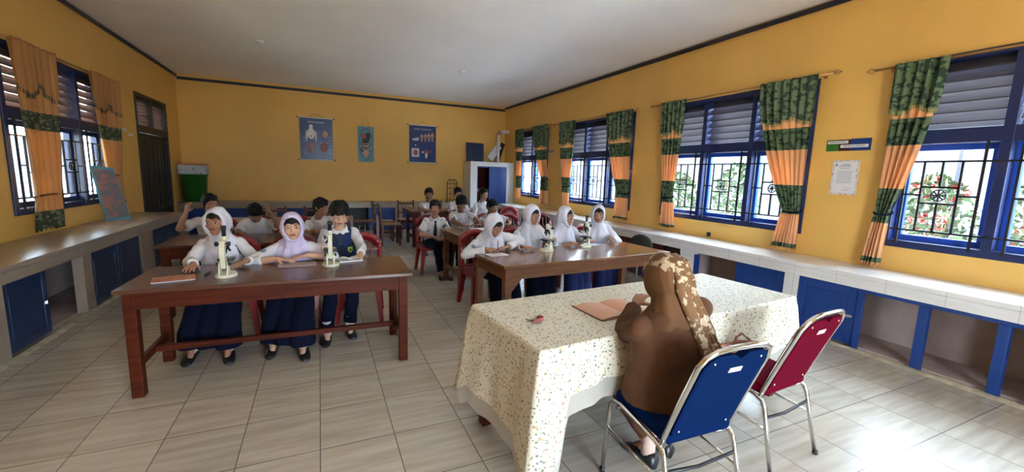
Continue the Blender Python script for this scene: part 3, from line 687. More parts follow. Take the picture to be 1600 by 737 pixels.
MB().box(-.002, .003, -.128, .128, -.185, .185).build('foil_border', 'foil', t)
o = MB().box(-.0045, -.0022, -.108, .108, -.165, .165).build('letter_sheet', 'paper', t)
b = MB(); rnd = random.Random(5)
b.ell((-.005, .088, .135), (.001, .012, .014), 10)
for z, w_ in ((.142, .07), (.130, .10), (.118, .12), (.098, .09)): b.box(-.0052, -.0046, -w_/2, w_/2, z-.0025, z+.0025)
for i in range(11): b.box(-.0052, -.0046, -.085+rnd.random()*.02, .075, .066-i*.0125, .0688-i*.0125)
b.tube([(-.005, .0-.02*i*.5, -.115+.012*math.sin(i*1.7)) for i in range(9)], .0012, 4); b.box(-.0052, -.0046, -.06, .01, -.137, -.134)
b.build('printed_lines', 'greybadge', o)
for (y, z, w_, h_, lb) in ((9.13, 2.163, .13, .035, 'pale name strip on the right wall between the two far windows'),): tag(MB().box(XR-.006, XR-.002, y-w_, y+w_, z-h_, z+h_).build('paper_strip', 'pinkpaper'), lb, 'label')
for (y, z, w_, lb) in ((8.95, 2.085, .12, 'upper pale paper strip on the left wall before the dark door'), (9.22, 2.015, .10, 'lower pale paper strip on the left wall before the dark door')): tag(MB().box(XL+.002, XL+.006, y-w_, y+w_, z-.02, z+.02).build('paper_strip', 'paper'), lb, 'label')
t = thing('wall_socket', 'small dark socket low on the right wall above the counter', 'socket', (XR-.001, 4.347, .785)); MB().box(-.02, 0, -.03, .03, -.03, .03, .006).build('socket_plate', 'doordark', t)
# ceiling fittings
for x, y, lb in ((-.81, 8.22, 'small white ceiling hook box on the left half of the ceiling'), (2.64, 8.375, 'small white ceiling hook box above the right desks')):
    t = thing('ceiling_rose', lb, 'ceiling fitting', (x, y, ZC-.001)); MB().lathe([(0, 0), (.06, 0), (.055, -.02), (.02, -.03), (0, -.03)], seg=18).build('base', 'white', t); MB().tube([(0, 0, -.03), (.02, 0, -.05), (.04, .0, -.045), (.05, 0, -.03)], .006, 6).build('hook', 'white', t)
# leaning picture board on left counter
t = thing('leaning_display_board', 'tall pale blue display board with pink artwork leaning on the left window', 'board', (0, 0, 0))
P0, P1, P2, P3 = Vector((-2.73, 7.62, ZT+.002)), Vector((-2.53, 7.85, ZT+.002)), Vector((-2.66, 7.80, 1.47)), Vector((-2.835, 7.60, 1.50))
n_ = (P1-P0).cross(P3-P0).normalized()*.022
def slab(m, a, b, c, d, n): 
    q = MB(); v = [q.bm.verts.new(p) for p in (a, b, c, d, a+n, b+n, c+n, d+n)]
    for f in ((0, 1, 2, 3), (7, 6, 5, 4), (0, 4, 5, 1), (1, 5, 6, 2), (2, 6, 7, 3), (3, 7, 4, 0)): q.bm.faces.new([v[i] for i in f])
    return q
slab(None, P0, P1, P2, P3, n_).build('board', 'posterteal', t)
c_ = (P0+P1+P2+P3)/4; ins = lambda p: c_+(p-c_)*.88-n_*.12
q = slab(None, ins(P0), ins(P1), ins(P2), ins(P3), -n_*.12); q.build('artwork', 'panelart', t)
q = slab(None, ins(P0)+n_*1.3, ins(P1)+n_*1.3, ins(P2)+n_*1.3, ins(P3)+n_*1.3, -n_*-.12); q.build('artwork', 'panelart', t)
# green tub with printed carton on the back counter
t = thing('plastic_tub', 'green plastic tub standing on the back counter in the left corner', 'tub', (-2.58, 11.68, ZT+.001))
mb = MB(); mb.lathe([(0, 0), (.21, 0), (.25, .58), (.265, .58), (.265, .61), (.24, .61), (.2, .02), (0, .02)], seg=28); mb.build('tub_body', 'green', t)
t = thing('printed_carton', 'white and red printed carton lying on top of the green tub', 'box', (-2.575, 11.68, ZT+.613))
MB().box(-.25, .25, -.17, .17, 0, .20, .004).build('carton_body', 'boxprint', t); MB().box(-.252, .252, -.172, .172, .201, .225, .003).build('red_lid_edge', 'redpaper', t)
# ================================================================== FURNITURE
def table(name, label, x, y, w_, d_, h, rot, m, mtop, brace=False, stretch='H', leg=.068):
    t = thing(name, label, 'table', (x, y, 0), math.radians(rot)); th = .028; o = .02; ap = .115
    MB().box(0, w_, 0, d_, h-th, h, .004).build('tabletop', mtop, t)
    L0, L1 = o+.015, o+.015+leg
    for a in (0, 1):
        for b in (0, 1):
            xa, xb = (L0, L1) if a == 0 else (w_-L1, w_-L0); ya, yb = (L0, L1) if b == 0 else (d_-L1, d_-L0)
            q = MB(); q.box(xa, xb, ya, yb, 0, h-th-.001, .004)
            if brace:
                s = 1 if a == 0 else -1; cx_ = xb if a == 0 else xa; y0 = ya+.012
                q.prism([(0, 0), (s*.11, 0), (0, -.12)], .03, ((cx_, y0, h-th-ap-.001), (1, 0, 0), (0, 0, 1), (0, 1, 0)))
            q.build('leg', m, t)
    q = MB(); q.box(L1, w_-L1, L0+.008, L0+.03, h-th-ap, h-th-.001, .002); q.box(L1, w_-L1, d_-L0-.03, d_-L0-.008, h-th-ap, h-th-.001, .002)
    q.box(L0+.008, L0+.03, L1, d_-L1, h-th-ap, h-th-.001, .002); q.box(w_-L0-.03, w_-L0-.008, L1, d_-L1, h-th-ap, h-th-.001, .002); q.build('apron', m, t)
    if stretch:
        for xx in (L0+.02, w_-L0-.05): MB().box(xx, xx+.03, L1, d_-L1, .19, .245, .003).build('end_stretcher', m, t)
        MB().box(L0+.051, w_-L0-.051, d_/2-.022, d_/2+.022, .196, .236, .003).build('long_stretcher', m, t)
    return t
LT1 = table('school_table', 'red-brown table in front of the three pupils with two microscopes, nearest the left counter', -1.217, 3.36, 1.876, .723, .75, -1.05, 'wood1', 'wood1top')
LT2 = table('school_table', 'brown table behind the left front row, where boys lean on their hands', -1.50, 5.13, 1.88, .76, .75, 0, 'wood1', 'wood1top')
LT3 = table('school_table', 'pinkish empty table third from the front on the left side', -1.45, 7.1, 1.95, .75, .75, 0, 'darkred', 'pinkwood')
RT1 = table('school_table', 'golden brown table in front of the four girls in white headscarves', 1.455, 3.31, 2.12, .735, .755, 4.6, 'wood2', 'wood2top', brace=True)
RT2 = table('school_table', 'golden brown table behind the four girls, beside the boy in a tie', 1.60, 5.14, 2.15, .78, .755, 2, 'wood2', 'wood2top')
RT3 = table('school_table', 'pinkish table at the very back facing two dark wooden chairs', 1.68, 8.62, 1.95, .80, .765, 0, 'darkred', 'pinkwood')
TA = math.radians(5.2); TX, TY, TW, TD, TH = .90, 1.60, 2.17, .75, .757
TT = table('teacher_table', 'large brown table under the floral tablecloth', TX, TY, TW, TD, TH, 5.2, 'wood1', 'wood1top', stretch='H')

def red_chair(label, loc, rot, group=None):
    t = thing('plastic_chair', label, 'chair', (*loc, 0), math.radians(rot), group)
    q = MB()                                                   # seat with curved lip
    def sf(u, v):
        x = (u-.5)*.40*(1+.04*math.sin(v*PI)); y = -.21+v*.40
        return (x, y, .435-.018*math.sin(u*PI)*math.sin(v*PI) - .05*max(0, (.14-v)/.14)**2 - .0*u)
    q.grid(sf, 14, 14)
    o = q.build('seat', 'redplastic', t); md = o.modifiers.new('thickness', 'SOLIDIFY'); md.thickness = .012
    q = MB()
    for sx in (-1, 1): q.bar((sx*.195, -.19, .405), (sx*.195, .19, .405), .012, .06)
    q.bar((-.19, .19, .405), (.19, .19, .405), .012, .06, up=(0, 1, 0)); q.bar((-.19, -.2, .395), (.19, -.2, .395), .012, .05, up=(0, 1, 0)); q.build('seat_rim', 'redplastic', t)
    for sx in (-1, 1):
        for yy, ye in ((-.17, -.20), (.17, .235)):
            q = MB(); q.loft([[Vector((sx*a, y_, z)) + Vector((dx, dy, 0)) for dx, dy in ((-b, -b), (b, -b), (b, b), (-b, b))] for a, y_, z, b in ((.175, yy, .42, .034), (.19, (yy+ye)/2, .25, .027), (.215, ye, 0, .020))], smooth=False)
            q.build('leg', 'redplastic', t)
    # arched backrest with slats
    q = MB(); n = 20; outer = []
    def arch(i): a = PI*i/n; return a
    pts = []
    for k in range(5): pts.append((-.195+.0*k, .19+.012*k, .40+.072*k))
    top = [(-.195*math.cos(PI*i/14), .25+.045*math.sin(PI*i/14), .69+.145*math.sin(PI*i/14)) for i in range(15)]
    pts += top; pts += [(.195, .19+.012*k, .40+.072*k) for k in range(4, -1, -1)]
    rings = []
    for i, p in enumerate(pts):
        p = Vector(p); a = Vector(pts[max(0, i-1)]); b = Vector(pts[min(len(pts)-1, i+1)]); tt = (b-a).normalized(); nn = Vector((0, 1, .25)).normalized(); ss = tt.cross(nn).normalized()
        wd = .026 + (.022 if 6 < i < len(pts)-7 else 0)
        rings.append([p+ss*wd+nn*.008, p-ss*wd+nn*.008, p-ss*wd-nn*.008, p+ss*wd-nn*.008])
    q.loft(rings)
    for x in (-.105, -.035, .035, .105): q.bar((x, .205, .47), (x*1.02, .272, .80-abs(x)*.35), .034, .010, up=(1, 0, 0), bev=.002)
    q.bar((-.19, .2, .46), (.19, .2, .46), .012, .05, up=(0, 1, 0))
    q.build('backrest', 'redplastic', t)
    return t
def wood_chair(label, loc, rot, group=None):
    t = thing('wooden_chair', label, 'chair', (*loc, 0), math.radians(rot), group)
    MB().box(-.20, .20, -.21, .19, .43, .455, .005).build('seat', 'pinkwood', t)
    for sx in (-1, 1):
        MB().box(sx*.175-.02, sx*.175+.02, -.195, -.155, 0, .429, .003).build('leg', 'darkred', t)
        q = MB(); q.bar((sx*.182, .19, 0), (sx*.182, .17, .43), .038, .038); q.bar((sx*.182, .17, .42), (sx*.182, .235, .88), .036, .030); q.build('leg', 'darkred', t, )
        MB().box(sx*.175-.012, sx*.175+.012, -.154, .155, .2, .235, .002).build('side_stretcher', 'darkred', t)
    q = MB(); q.box(-.155, .155, -.19, -.165, .37, .428, .002); q.build('seat_rail', 'darkred', t); MB().box(-.155, .155, .155, .18, .37, .428, .002).build('seat_rail', 'darkred', t); MB().box(-.162, .162, -.0, .02, .205, .23, .002).build('cross_stretcher', 'darkred', t)
    q = MB(); q.bar((-.163, .222, .80), (.163, .222, .80), .018, .13, up=(0, 1, .12)); q.bar((-.163, .195, .58), (.163, .195, .58), .016, .05, up=(0, 1, .12))
    for x in (-.08, 0, .08): q.bar((x, .198, .60), (x, .214, .74), .035, .010, up=(1, 0, 0))
    q.build('backrest', 'darkred', t)
    return t
for lb, p, r in (
 ('red plastic chair under the girl in white at the left end of the front table', (-.78, 4.58), 0), ('red plastic chair under the girl in the lavender headscarf', (-.25, 4.52), 2), ('red plastic chair showing beside the boy in the blue vest', (.36, 4.60), -8),
 ('red plastic chair at the end of the golden table under the writing girl', (1.73, 4.55), 4), ('red plastic chair under the second girl in a white headscarf', (2.30, 4.68), 3), ('red plastic chair under the third girl, right of the first microscope', (2.84, 4.74), 3), ('red plastic chair under the rightmost girl in a white headscarf', (3.46, 4.80), 5),
 ('red plastic chair under the boy wearing a tie', (1.58, 6.42), 0), ('red plastic chair under the dark-haired boy leaning on the second table', (2.10, 6.62), 0), ('red plastic chair under the boy half hidden behind the writing girl', (2.62, 6.55), 0),
 ('empty red plastic chair between the first two girls, behind the second table', (3.12, 6.70), 2), ('empty red plastic chair between the second and third girls, behind the second table', (3.74, 6.62), 0), ('empty red plastic chair beside the counter near the corner cupboard', (3.75, 8.15), -4),
 ('empty red plastic chair showing between the bowed boy and the girl in lavender', (-.32, 6.55), 0), ('red plastic chair under the boy leaning his head on his hand', (-.78, 6.50), 0), ('red plastic chair under the boy raising his arm by the left counter', (-1.25, 6.52), 0), ('red plastic chair under the boy turned sideways behind the boy in the vest', (.08, 6.45), 0)):
    red_chair(lb, p, r, 'red plastic chairs')
for lb, p, r in (
 ('dark wooden chair side-on at the end of the back table, nearer one', (1.33, 9.13), 90), ('dark wooden chair side-on at the end of the back table, farther one', (1.28, 9.72), 90), ('dark wooden chair behind the back table facing the camera', (1.86, 10.0), 0), ('dark wooden chair behind the back table, showing beyond the back-row boys', (2.55, 10.0), 0),
 ('dark wooden chair standing right behind the boy in the vest', (.60, 6.42), 0), ('dark wooden chair under the back-row boy with folded arms', (1.95, 8.02), 0), ('dark wooden chair under the back-row boy in front of the wire rack', (2.62, 8.22), 0), ('dark wooden chair under the back-row boy in front of the cupboard', (3.18, 8.20), 0),
 ('dark wooden chair behind the third left table, left one', (-.75, 8.2), 0), ('dark wooden chair behind the third left table, right one', (-.08, 8.2), 0)):
    wood_chair(lb, p, r, 'dark wooden chairs')

def banquet_chair(label, loc, rot, fab):
    t = thing('banquet_chair', label, 'chair', (*loc, 0), math.radians(rot)); r = .0115      # faces +y
    for s in (-1, 1):                                         # side frames: front leg, seat rail, rear leg
        MB().tube([(s*.215, .40, .0), (s*.21, .385, .30), (s*.208, .375, .40), (s*.206, .35, .43), (s*.205, .30, .437), (s*.205, .05, .405), (s*.206, .0, .385), (s*.208, -.02, .35), (s*.222, -.10, 0)], r, 10).build('side_frame', 'chrome', t)
        MB().tube([(s*.211, .385, .27), (s*.212, -.035, .24)], .008, 8).build('side_brace', 'chrome', t)
        for p in ((s*.215, .40, 0), (s*.222, -.10, 0)): MB().lathe([(0, 0), (.015, 0), (.015, .022), (0, .022)], p, 12).build('foot_cap', 'black_plastic', t)
    MB().tube([(-.205, .33, .40), (.205, .33, .40)], .009, 8).build('cross_brace', 'chrome', t); MB().tube([(-.212, -.03, .30), (0, -.02, .27), (.212, -.03, .30)], .008, 8).build('cross_brace', 'black', t)
    def bp(z): return .03 - .20*((z-.36)/.55)**1.1 if z > .36 else .03
    pts = [(-.10, .06, .385), (-.15, .045, .375)]
    pts += [(-.185, bp(.40), .39)] + [(-.195, bp(z), z) for z in (.45, .55, .65, .75, .83)] + [(-.175, bp(.875), .872), (-.13, bp(.90), .895), (-.06, bp(.90), .900)]
    pts += [(-x, y, z) for x, y, z in pts[::-1]]
    MB().tube(pts, .0125, 10).build('back_frame', 'chrome', t)
    def back(u, v, off):
        z = .435+v*.440; wd = .181 - (.05*max(0, (v-.84)/.16)**2) - (.02*max(0, (.1-v)/.1)**2); x = (u-.5)*2*wd
        return Vector((x, bp(z)+off+.012*math.sin(u*PI)*math.sin(v*PI)*(1 if off > 0 else .3), z - (.022*math.exp(-((u-.5)/.09)**2) if v > .97 else 0)))
    q = MB(); nu, nv = 14, 18
    vs = [[[q.bm.verts.new(back(i/nu, j/nv, of)) for i in range(nu+1)] for j in range(nv+1)] for of in (.022, -.014)]
    for k in (0, 1):
        for j in range(nv):
            for i in range(nu): f = q.bm.faces.new((vs[k][j][i], vs[k][j][i+1], vs[k][j+1][i+1], vs[k][j+1][i])); f.smooth = True
    per = [(j, i) for j, i in [(0, i) for i in range(nu)] + [(j, nu) for j in range(nv)] + [(nv, i) for i in range(nu, 0, -1)] + [(j, 0) for j in range(nv, 0, -1)]]
    for (a, b), (c, d) in zip(per, per[1:]+per[:1]): q.bm.faces.new((vs[0][a][b], vs[0][c][d], vs[1][c][d], vs[1][a][b]))
    bk = q.build('backrest', fab, t)
    q = MB()
    for x, z in ((-.14, .47), (.14, .47), (-.13, .84), (.13, .84)): q.ell((x, bp(z)-.015, z), (.006, .004, .006), 8)
    q.build('screws', 'chrome', bk)
    q = MB(); q.box(-.035, .035, -.0015, .0015, -.012, .012); bmesh.ops.transform(q.bm, matrix=Matrix.Translation((.01, bp(.79)-.0165, .79)) @ Matrix.Rotation(math.radians(20), 4, 'X'), verts=q.bm.verts); q.build('name_sticker', 'paper', bk)
    s_ = MB(); s_.box(-.195, .195, .02, .40, .415, .475, .024, seg=4); bmesh.ops.transform(s_.bm, matrix=Matrix.Rotation(math.radians(4), 4, 'X'), verts=s_.bm.verts); 
    for f in s_.bm.faces: f.smooth = True
    s_.build('seat', fab, t, loc=(0, 0, -.015))
    return t
BLUE_CHAIR = banquet_chair('blue upholstered chrome chair the teacher sits on', (1.53, 1.235), -2, 'bluefab')
banquet_chair('empty magenta upholstered chrome chair beside the blue one', (2.355, 1.375), 4, 'magfab')
q = MB(); rr = [Vector((0, 0, 0))]
t = thing('cloth_bag', 'brown-pink patterned cloth bag lying on the magenta chair seat', 'bag', (2.33, 1.62, .487))
for (p, r_) in (((0, 0, .05), (.13, .09, .05)), ((-.08, .03, .04), (.09, .08, .04)), ((.06, -.03, .06), (.08, .06, .045))): q.ell(p, r_, 14)
me = remesh(q, .01, 4, .006, 20); M_['bagcloth'] = blotch_mat('pinkish_brown_print', (.22, .075, .05), (.42, .22, .16), 25, .42); me.materials.append(M_['bagcloth']); link('bag_body', me, t)
MB().tube([(-.09, 0, .07), (-.06, .02, .13), (.0, .03, .15), (.06, .0, .10)], .008, 6).build('strap', 'bagcloth', t)

# ---------------------------------------------------------------- tablecloth
t = thing('tablecloth', 'cream floral tablecloth hanging over the teacher table', 'tablecloth', (TX, TY, 0), TA)
def perim(n1, n2, rad, off):
    P = []; w_, d_ = TW, TD
    segs = [((0, 0), (w_, 0), (0, -1)), ((w_, 0), (w_, d_), (1, 0)), ((w_, d_), (0, d_), (0, 1)), ((0, d_), (0, 0), (-1, 0))]
    for k, (a, b, nn) in enumerate(segs):
        n = n1 if k % 2 == 0 else n2; L_ = w_ if k % 2 == 0 else d_
        for i in range(n+1):
            f = i/n; P.append((k, f, Vector((a[0]+(b[0]-a[0])*f, a[1]+(b[1]-a[1])*f, 0)), Vector((*nn, 0)), L_))
        nn2 = segs[(k+1) % 4][2]
        for j in (1, 2, 3):
            a_ = j/4*PI/2; P.append((k+.5, j/4, Vector((b[0], b[1], 0)), (Vector((*nn, 0))*math.cos(a_)+Vector((*nn2, 0))*math.sin(a_)).normalized(), L_))
    return P
PR = perim(90, 40, 0, 0)
def hang(k, f, lace):
    def lerp(tb, x):
        for (x0, y0), (x1, y1) in zip(tb, tb[1:]):
            if x <= x1: return y0+(y1-y0)*(x-x0)/max(1e-6, x1-x0)
        return tb[-1][1]
    if k == 0: L_ = lerp([(0, .60), (.035, .50), (.06, .235), (.25, .21), (.5, .25), (.75, .40), (.95, .34), (1, .50)], f)
    elif k == 1: L_ = lerp([(0, .50), (.1, .35), (.9, .33), (1, .45)], f)
    elif k == 2: L_ = lerp([(0, .45), (.06, .3), (.94, .3), (1, .52)], f)
    elif k == 3: L_ = lerp([(0, .52), (.08, .48), (.5, .50), (.88, .54), (1, .60)], f)
    else: L_ = {.5: .55, 1.5: .5, 2.5: .55, 3.5: .66}[k]
    return L_ + (lace if k not in (.5, 1.5, 2.5, 3.5) else .0) - .0
def skirt(lace, inset, m, name, top=True, z0=0):
    q = MB(); rows = []; nv = 16
    for j in range(nv+1):
        v = j/nv; row = []
        for (k, f, p, nn, L_) in PR:
            h = hang(k, f, lace)*(1) ; corner = 1 if k % 1 else max(0, 1-min(f, 1-f)*L_/.16)
            s = f*L_*2*PI
            fold = .009*math.sin(s*2.1+k*2)+.006*math.sin(s*4.3+k)
            out = .010 + v*(.022+.010*math.sin(s*1.3)) + v*fold*1.3 + corner*.055*v**.7 - inset
            edge = .003*math.sin(s*7)
            zz = TH+.004-z0-v*(h+edge*v)
            if j == 0: zz = TH+.005-z0
            if j == 1: zz = TH+.001-z0-.012; out = .010-inset+.002
            row.append(q.bm.verts.new(p+nn*out*(1 if j else .3)+Vector((0, 0, zz))))
        rows.append(row)
    n = len(PR)
    for a, b in zip(rows, rows[1:]):
        for i in range(n):
            fc = q.bm.faces.new((a[i], a[(i+1) % n], b[(i+1) % n], b[i])); fc.smooth = True
    if top: q.bm.faces.new(rows[0])
    return q.build(name, m, t)
cl = skirt(0, 0, 'cloth', 'cloth_drape'); skirt(.10, .007, 'lace', 'lace_lining', top=False, z0=.008)

# ---------------------------------------------------------------- small things on tables
def tloc(tb, u, v, h):
    """a point on a table, in its own coordinates"""
    return tb.matrix_basis @ Vector((u, v, h))
def on_table(x, y, h): return (x, y, h)
def microscope(label, loc, rot):
    t = thing('microscope', label, 'microscope', loc, math.radians(rot), 'microscopes')   # stage towards -y, arm towards +y
    q = MB(); q.loft([[Vector((.068*math.cos(a)*(1 if math.sin(a) < 0 else 1.0), .095*math.sin(a)-.01, z))*1.0 for a in [k*2*PI/26 for k in range(26)]] for z in (0, .016)], smooth=False)
    q.loft([[Vector((.062*math.cos(a), .088*math.sin(a)-.01, z)) for a in [k*2*PI/26 for k in range(26)]] for z in (.016, .021)], smooth=False)
    q.build('base', 'cream_enamel', t)
    q = MB()
    for s in (-1, 1): q.prism([(-.005, .021), (.075, .021), (.060, .055), (.048, .11), (.012, .11), (.005, .055)], .009, ((s*.026-.0045, 0, 0), (0, 1, 0), (0, 0, 1), (1, 0, 0)))
    q.build('pillar', 'cream_enamel', t)
    arm = [(.035, .06), (.058, .07), (.066, .12), (.074, .17), (.070, .225), (.050, .262), (.018, .272), (-.012, .268), (-.012, .232), (.010, .232), (.028, .215), (.034, .18), (.028, .14), (.012, .125), (.012, .10), (.028, .09)]
    q = MB(); q.prism(arm, .032, ((-.016, 0, 0), (0, 1, 0), (0, 0, 1), (1, 0, 0))); bmesh.ops.bevel(q.bm, geom=[e for e in q.bm.edges], offset=.003, segments=2, affect='EDGES'); q.build('arm', 'cream_enamel', t)
    q = MB(); q.box(-.048, .048, -.075, .012, .122, .132, .003); q.box(-.05, .05, -.068, -.0, .112, .1215, .002); q.build('stage', 'black_plastic', t)
    q = MB(); q.bar((-.022, -.06, .134), (-.022, -.01, .134), .008, .002); q.bar((.022, -.06, .134), (.022, -.01, .134), .008, .002); q.build('stage_clips', 'chrome', t)
    q = MB(); q.lathe([(0, .085), (.014, .085), (.018, .098), (.018, .111), (0, .111)], (0, -.03, 0), 14); q.build('condenser', 'black_plastic', t)
    q = MB(); q.ell((0, -.03, .052), (.020, .020, .006), 14, rot=Matrix.Rotation(math.radians(35), 3, 'X')); q.tube([(-.024, -.03, .052), (.024, -.03, .052)], .003, 6); q.build('mirror', 'lens', t)
    q = MB(); q.lathe([(0, .232), (.016, .232), (.018, .29), (.016, .295), (0, .295)], (0, -.012, 0), 14); q.build('body_tube', 'cream_enamel', t)
    q = MB(); q.lathe([(0, .295), (.0145, .295), (.0145, .345), (.018, .347), (.018, .372), (0, .372)], (0, -.012, 0), 14); q.build('eyepiece', 'black_plastic', t)
    q = MB(); q.ell((0, -.022, .222), (.026, .026, .013), 14); q.lathe([(0, .165), (.007, .165), (.011, .19), (.011, .215), (0, .215)], (0, -.03, 0), 12)
    ax = Matrix.Rotation(math.radians(38), 3, 'Y'); q.tube([Vector((.012, -.02, .218)), Vector((.035, -.012, .185))], [.011, .007], 10); q.tube([Vector((-.012, -.02, .218)), Vector((-.035, -.012, .185))], [.011, .007], 10); q.build('objective_turret', 'black_plastic', t)
    for z, yy, r_ in ((.245, .035, .017), (.10, .045, .013)):
        for s in (-1, 1):
            q = MB(); q.tube([(s*.016, yy, z), (s*.032, yy, z)], .005, 8); q.tube([(s*.030, yy, z), (s*.046, yy, z)], r_, 16); q.build('focus_knob', 'black_plastic', t)
    return t
def up(x, y): return (x, y, .7515)
microscope('cream microscope seen from behind, in front of the girl in white at the left table', up(-.648, 3.60), 176)
microscope('cream microscope seen from behind, in front of the boy in the blue vest', up(.064, 3.78), 178)
microscope('cream microscope at the centre of the golden table, between the second and third girls', (2.215, 3.90, .7565), -62)
microscope('cream microscope in front of the rightmost girl in a white headscarf', (2.80, 4.03, .7565), -55)
def sheet(name, label, cat, loc, w_, d_, h, rot, m, extra=None, cover=None):
    t = thing(name, label, cat, loc, math.radians(rot)); MB().box(-w_/2, w_/2, -d_/2, d_/2, 0, h, min(.0015, h/3)).build('pages', m, t)
    if cover: MB().box(-w_/2-.002, w_/2+.002, -d_/2-.002, d_/2+.002, h+.0002, h+.0016).build('cover', cover, t)
    return t
sheet('booklet', 'red printed booklet under the hand of the girl at the left end', 'book', up(-.955, 3.60), .24, .17, .006, 12, 'paper', cover='redpaper')
sheet('notebook', 'pale brown notebook under the crossed arms of the girl in lavender', 'book', up(-.19, 3.86), .28, .14, .006, 2, 'pinkpaper', cover='pinkpaper')
t = sheet('open_book', 'white open book behind the microscope of the boy in the vest', 'book', up(.225, 3.935), .20, .13, .012, 8, 'paper')
q = MB(); q.grid(lambda u, v: (-.1+u*.2, -.06+v*.12, .016+.014*abs(math.sin(u*2*PI))), 20, 4); q.build('raised_page', 'paper', t)
sheet('paper_sheet', 'white paper sheet the leftmost right-table girl writes on', 'paper', (1.60, 3.83, .7565), .21, .15, .002, 6, 'paper')
sheet('paper_sheet', 'pale paper sheet beside the second microscope on the golden table', 'paper', (2.98, 4.12, .7565), .16, .12, .002, 20, 'paper')
sheet('paper_sheet', 'white paper lying on the second right table beside the leaning boy', 'paper', (2.12, 5.72, .7565), .28, .2, .002, 10, 'paper')
sheet('pencil_case', 'dark blue pencil case on the second right table', 'pencil case', (2.33, 5.86, .7565), .20, .07, .03, 14, 'navycloth')
def pen(name, label, p, q_, m='black'):
    t = thing(name, label, 'pen', p); d = Vector(q_)-Vector(p); MB().tube([(0, 0, 0), d*.86], .0045, 8).build('barrel', m, t); MB().tube([d*.86, d*.93, d], [.0042, .002, .0006], 8).build('tip', 'chrome', t); return t
pen('pen', 'short dark pen lying between the red booklet and the microscope', (-.79, 3.66, .757), (-.775, 3.80, .757))
pen('pen', 'pink pen in the writing hand of the girl in front of the white sheet', (1.665, 3.97, .87), (1.635, 3.90, .765), 'redplastic')
ZC_ = TH+.0062
# keys and folder on the cloth
t = thing('key_bunch', 'bunch of keys with a red fob on the tablecloth', 'keys', (1.06, 1.95, ZC_), .3)
q = MB(); q.ell((.035, .005, .014), (.020, .018, .011), 14); q.build('red_fob', 'redplastic', t); q = MB(); q.ell((-.01, -.02, .012), (.045, .014, .010), 12); q.build('cloth_tag', 'lip', t)
q = MB(); q.tube([(.014*math.cos(k*PI/8), .014*math.sin(k*PI/8)+.01, .008) for k in range(16)], .0016, 6, close=True); q.build('ring', 'chrome', t)
for i, a in enumerate((2.2, 2.9, 3.5, .4)):
    q = MB(); d = Vector((math.cos(a), math.sin(a), 0)); q.bar(d*.018+Vector((0, 0, .003+.003*i)), d*.062+Vector((0, 0, .003+.003*i)), .006, .002, up=(0, 0, 1)); q.ell(d*.020+Vector((0, 0, .004+.003*i)), (.010, .010, .0015), 10); q.build('key', 'doordark', t)
t = thing('open_folder', 'open tan register with scalloped brown edges beside the teacher', 'book', (1.60, 1.975, ZC_), math.radians(2))
MB().box(-.20, .20, -.145, .145, 0, .004, .001).build('back_cover', 'folder', t)
q = MB(); q.grid(lambda u, v: (-.19+u*.19, -.135+v*.27, .006+.010*math.sin(u*PI)), 10, 3); q.grid(lambda u, v: (.0+u*.19, -.135+v*.27, .006+.014*math.sin(u*PI)), 10, 3); q.build('pages', 'folder', t)
q = MB()
for i in range(20): q.ell((-.20, -.138+i*.0145, .003), (.007, .006, .003), 8)
for i in range(24): q.ell((-.195+i*.017, -.145, .003), (.007, .006, .003), 8)
q.build('scalloped_edge', 'folder_edge', t)
# yellow fragment on tile by the counter
for x, y, s_, lb in ((.62, 3.92, .012, 'tiny crumb of dirt on the floor right of the left table'), (3.35, .66, .03, 'small brown leaf scrap on the floor near the right counter')):
    q = MB(); q.ell((0, 0, .004), (s_, s_*.6, .004), 10); q.ell((s_*.7, s_*.3, .006), (s_*.5, s_*.3, .005), 8); o = q.build('debris', 'folder_edge', loc=(x, y, .0)); tag(o, lb, 'debris')
# ================================================================== OUTSIDE
struct(MB().box(XR+WT+.002, 22, -8, 18, -.4, -.05).build('ground_right', 'grass')); struct(MB().box(-20, XL-WT-.002, -8, 18, -.4, -.05).build('ground_left', 'concrete')); struct(MB().box(-20, 22, -14, -8.01, -.4, -.05).build('ground_front', 'concrete'))
struct(MB().box(XL-WT, XR+WT, -8, YF-WT-.002, -.12, -.02).build('ground_porch', 'concrete'))
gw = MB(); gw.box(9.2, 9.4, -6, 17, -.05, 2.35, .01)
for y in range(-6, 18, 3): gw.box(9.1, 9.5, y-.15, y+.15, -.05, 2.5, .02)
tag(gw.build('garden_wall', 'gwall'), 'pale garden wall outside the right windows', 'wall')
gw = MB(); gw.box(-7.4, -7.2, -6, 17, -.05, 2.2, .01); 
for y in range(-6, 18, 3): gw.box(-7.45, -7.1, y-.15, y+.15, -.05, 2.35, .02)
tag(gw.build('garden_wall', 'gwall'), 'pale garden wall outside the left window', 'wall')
rnd = random.Random(2)
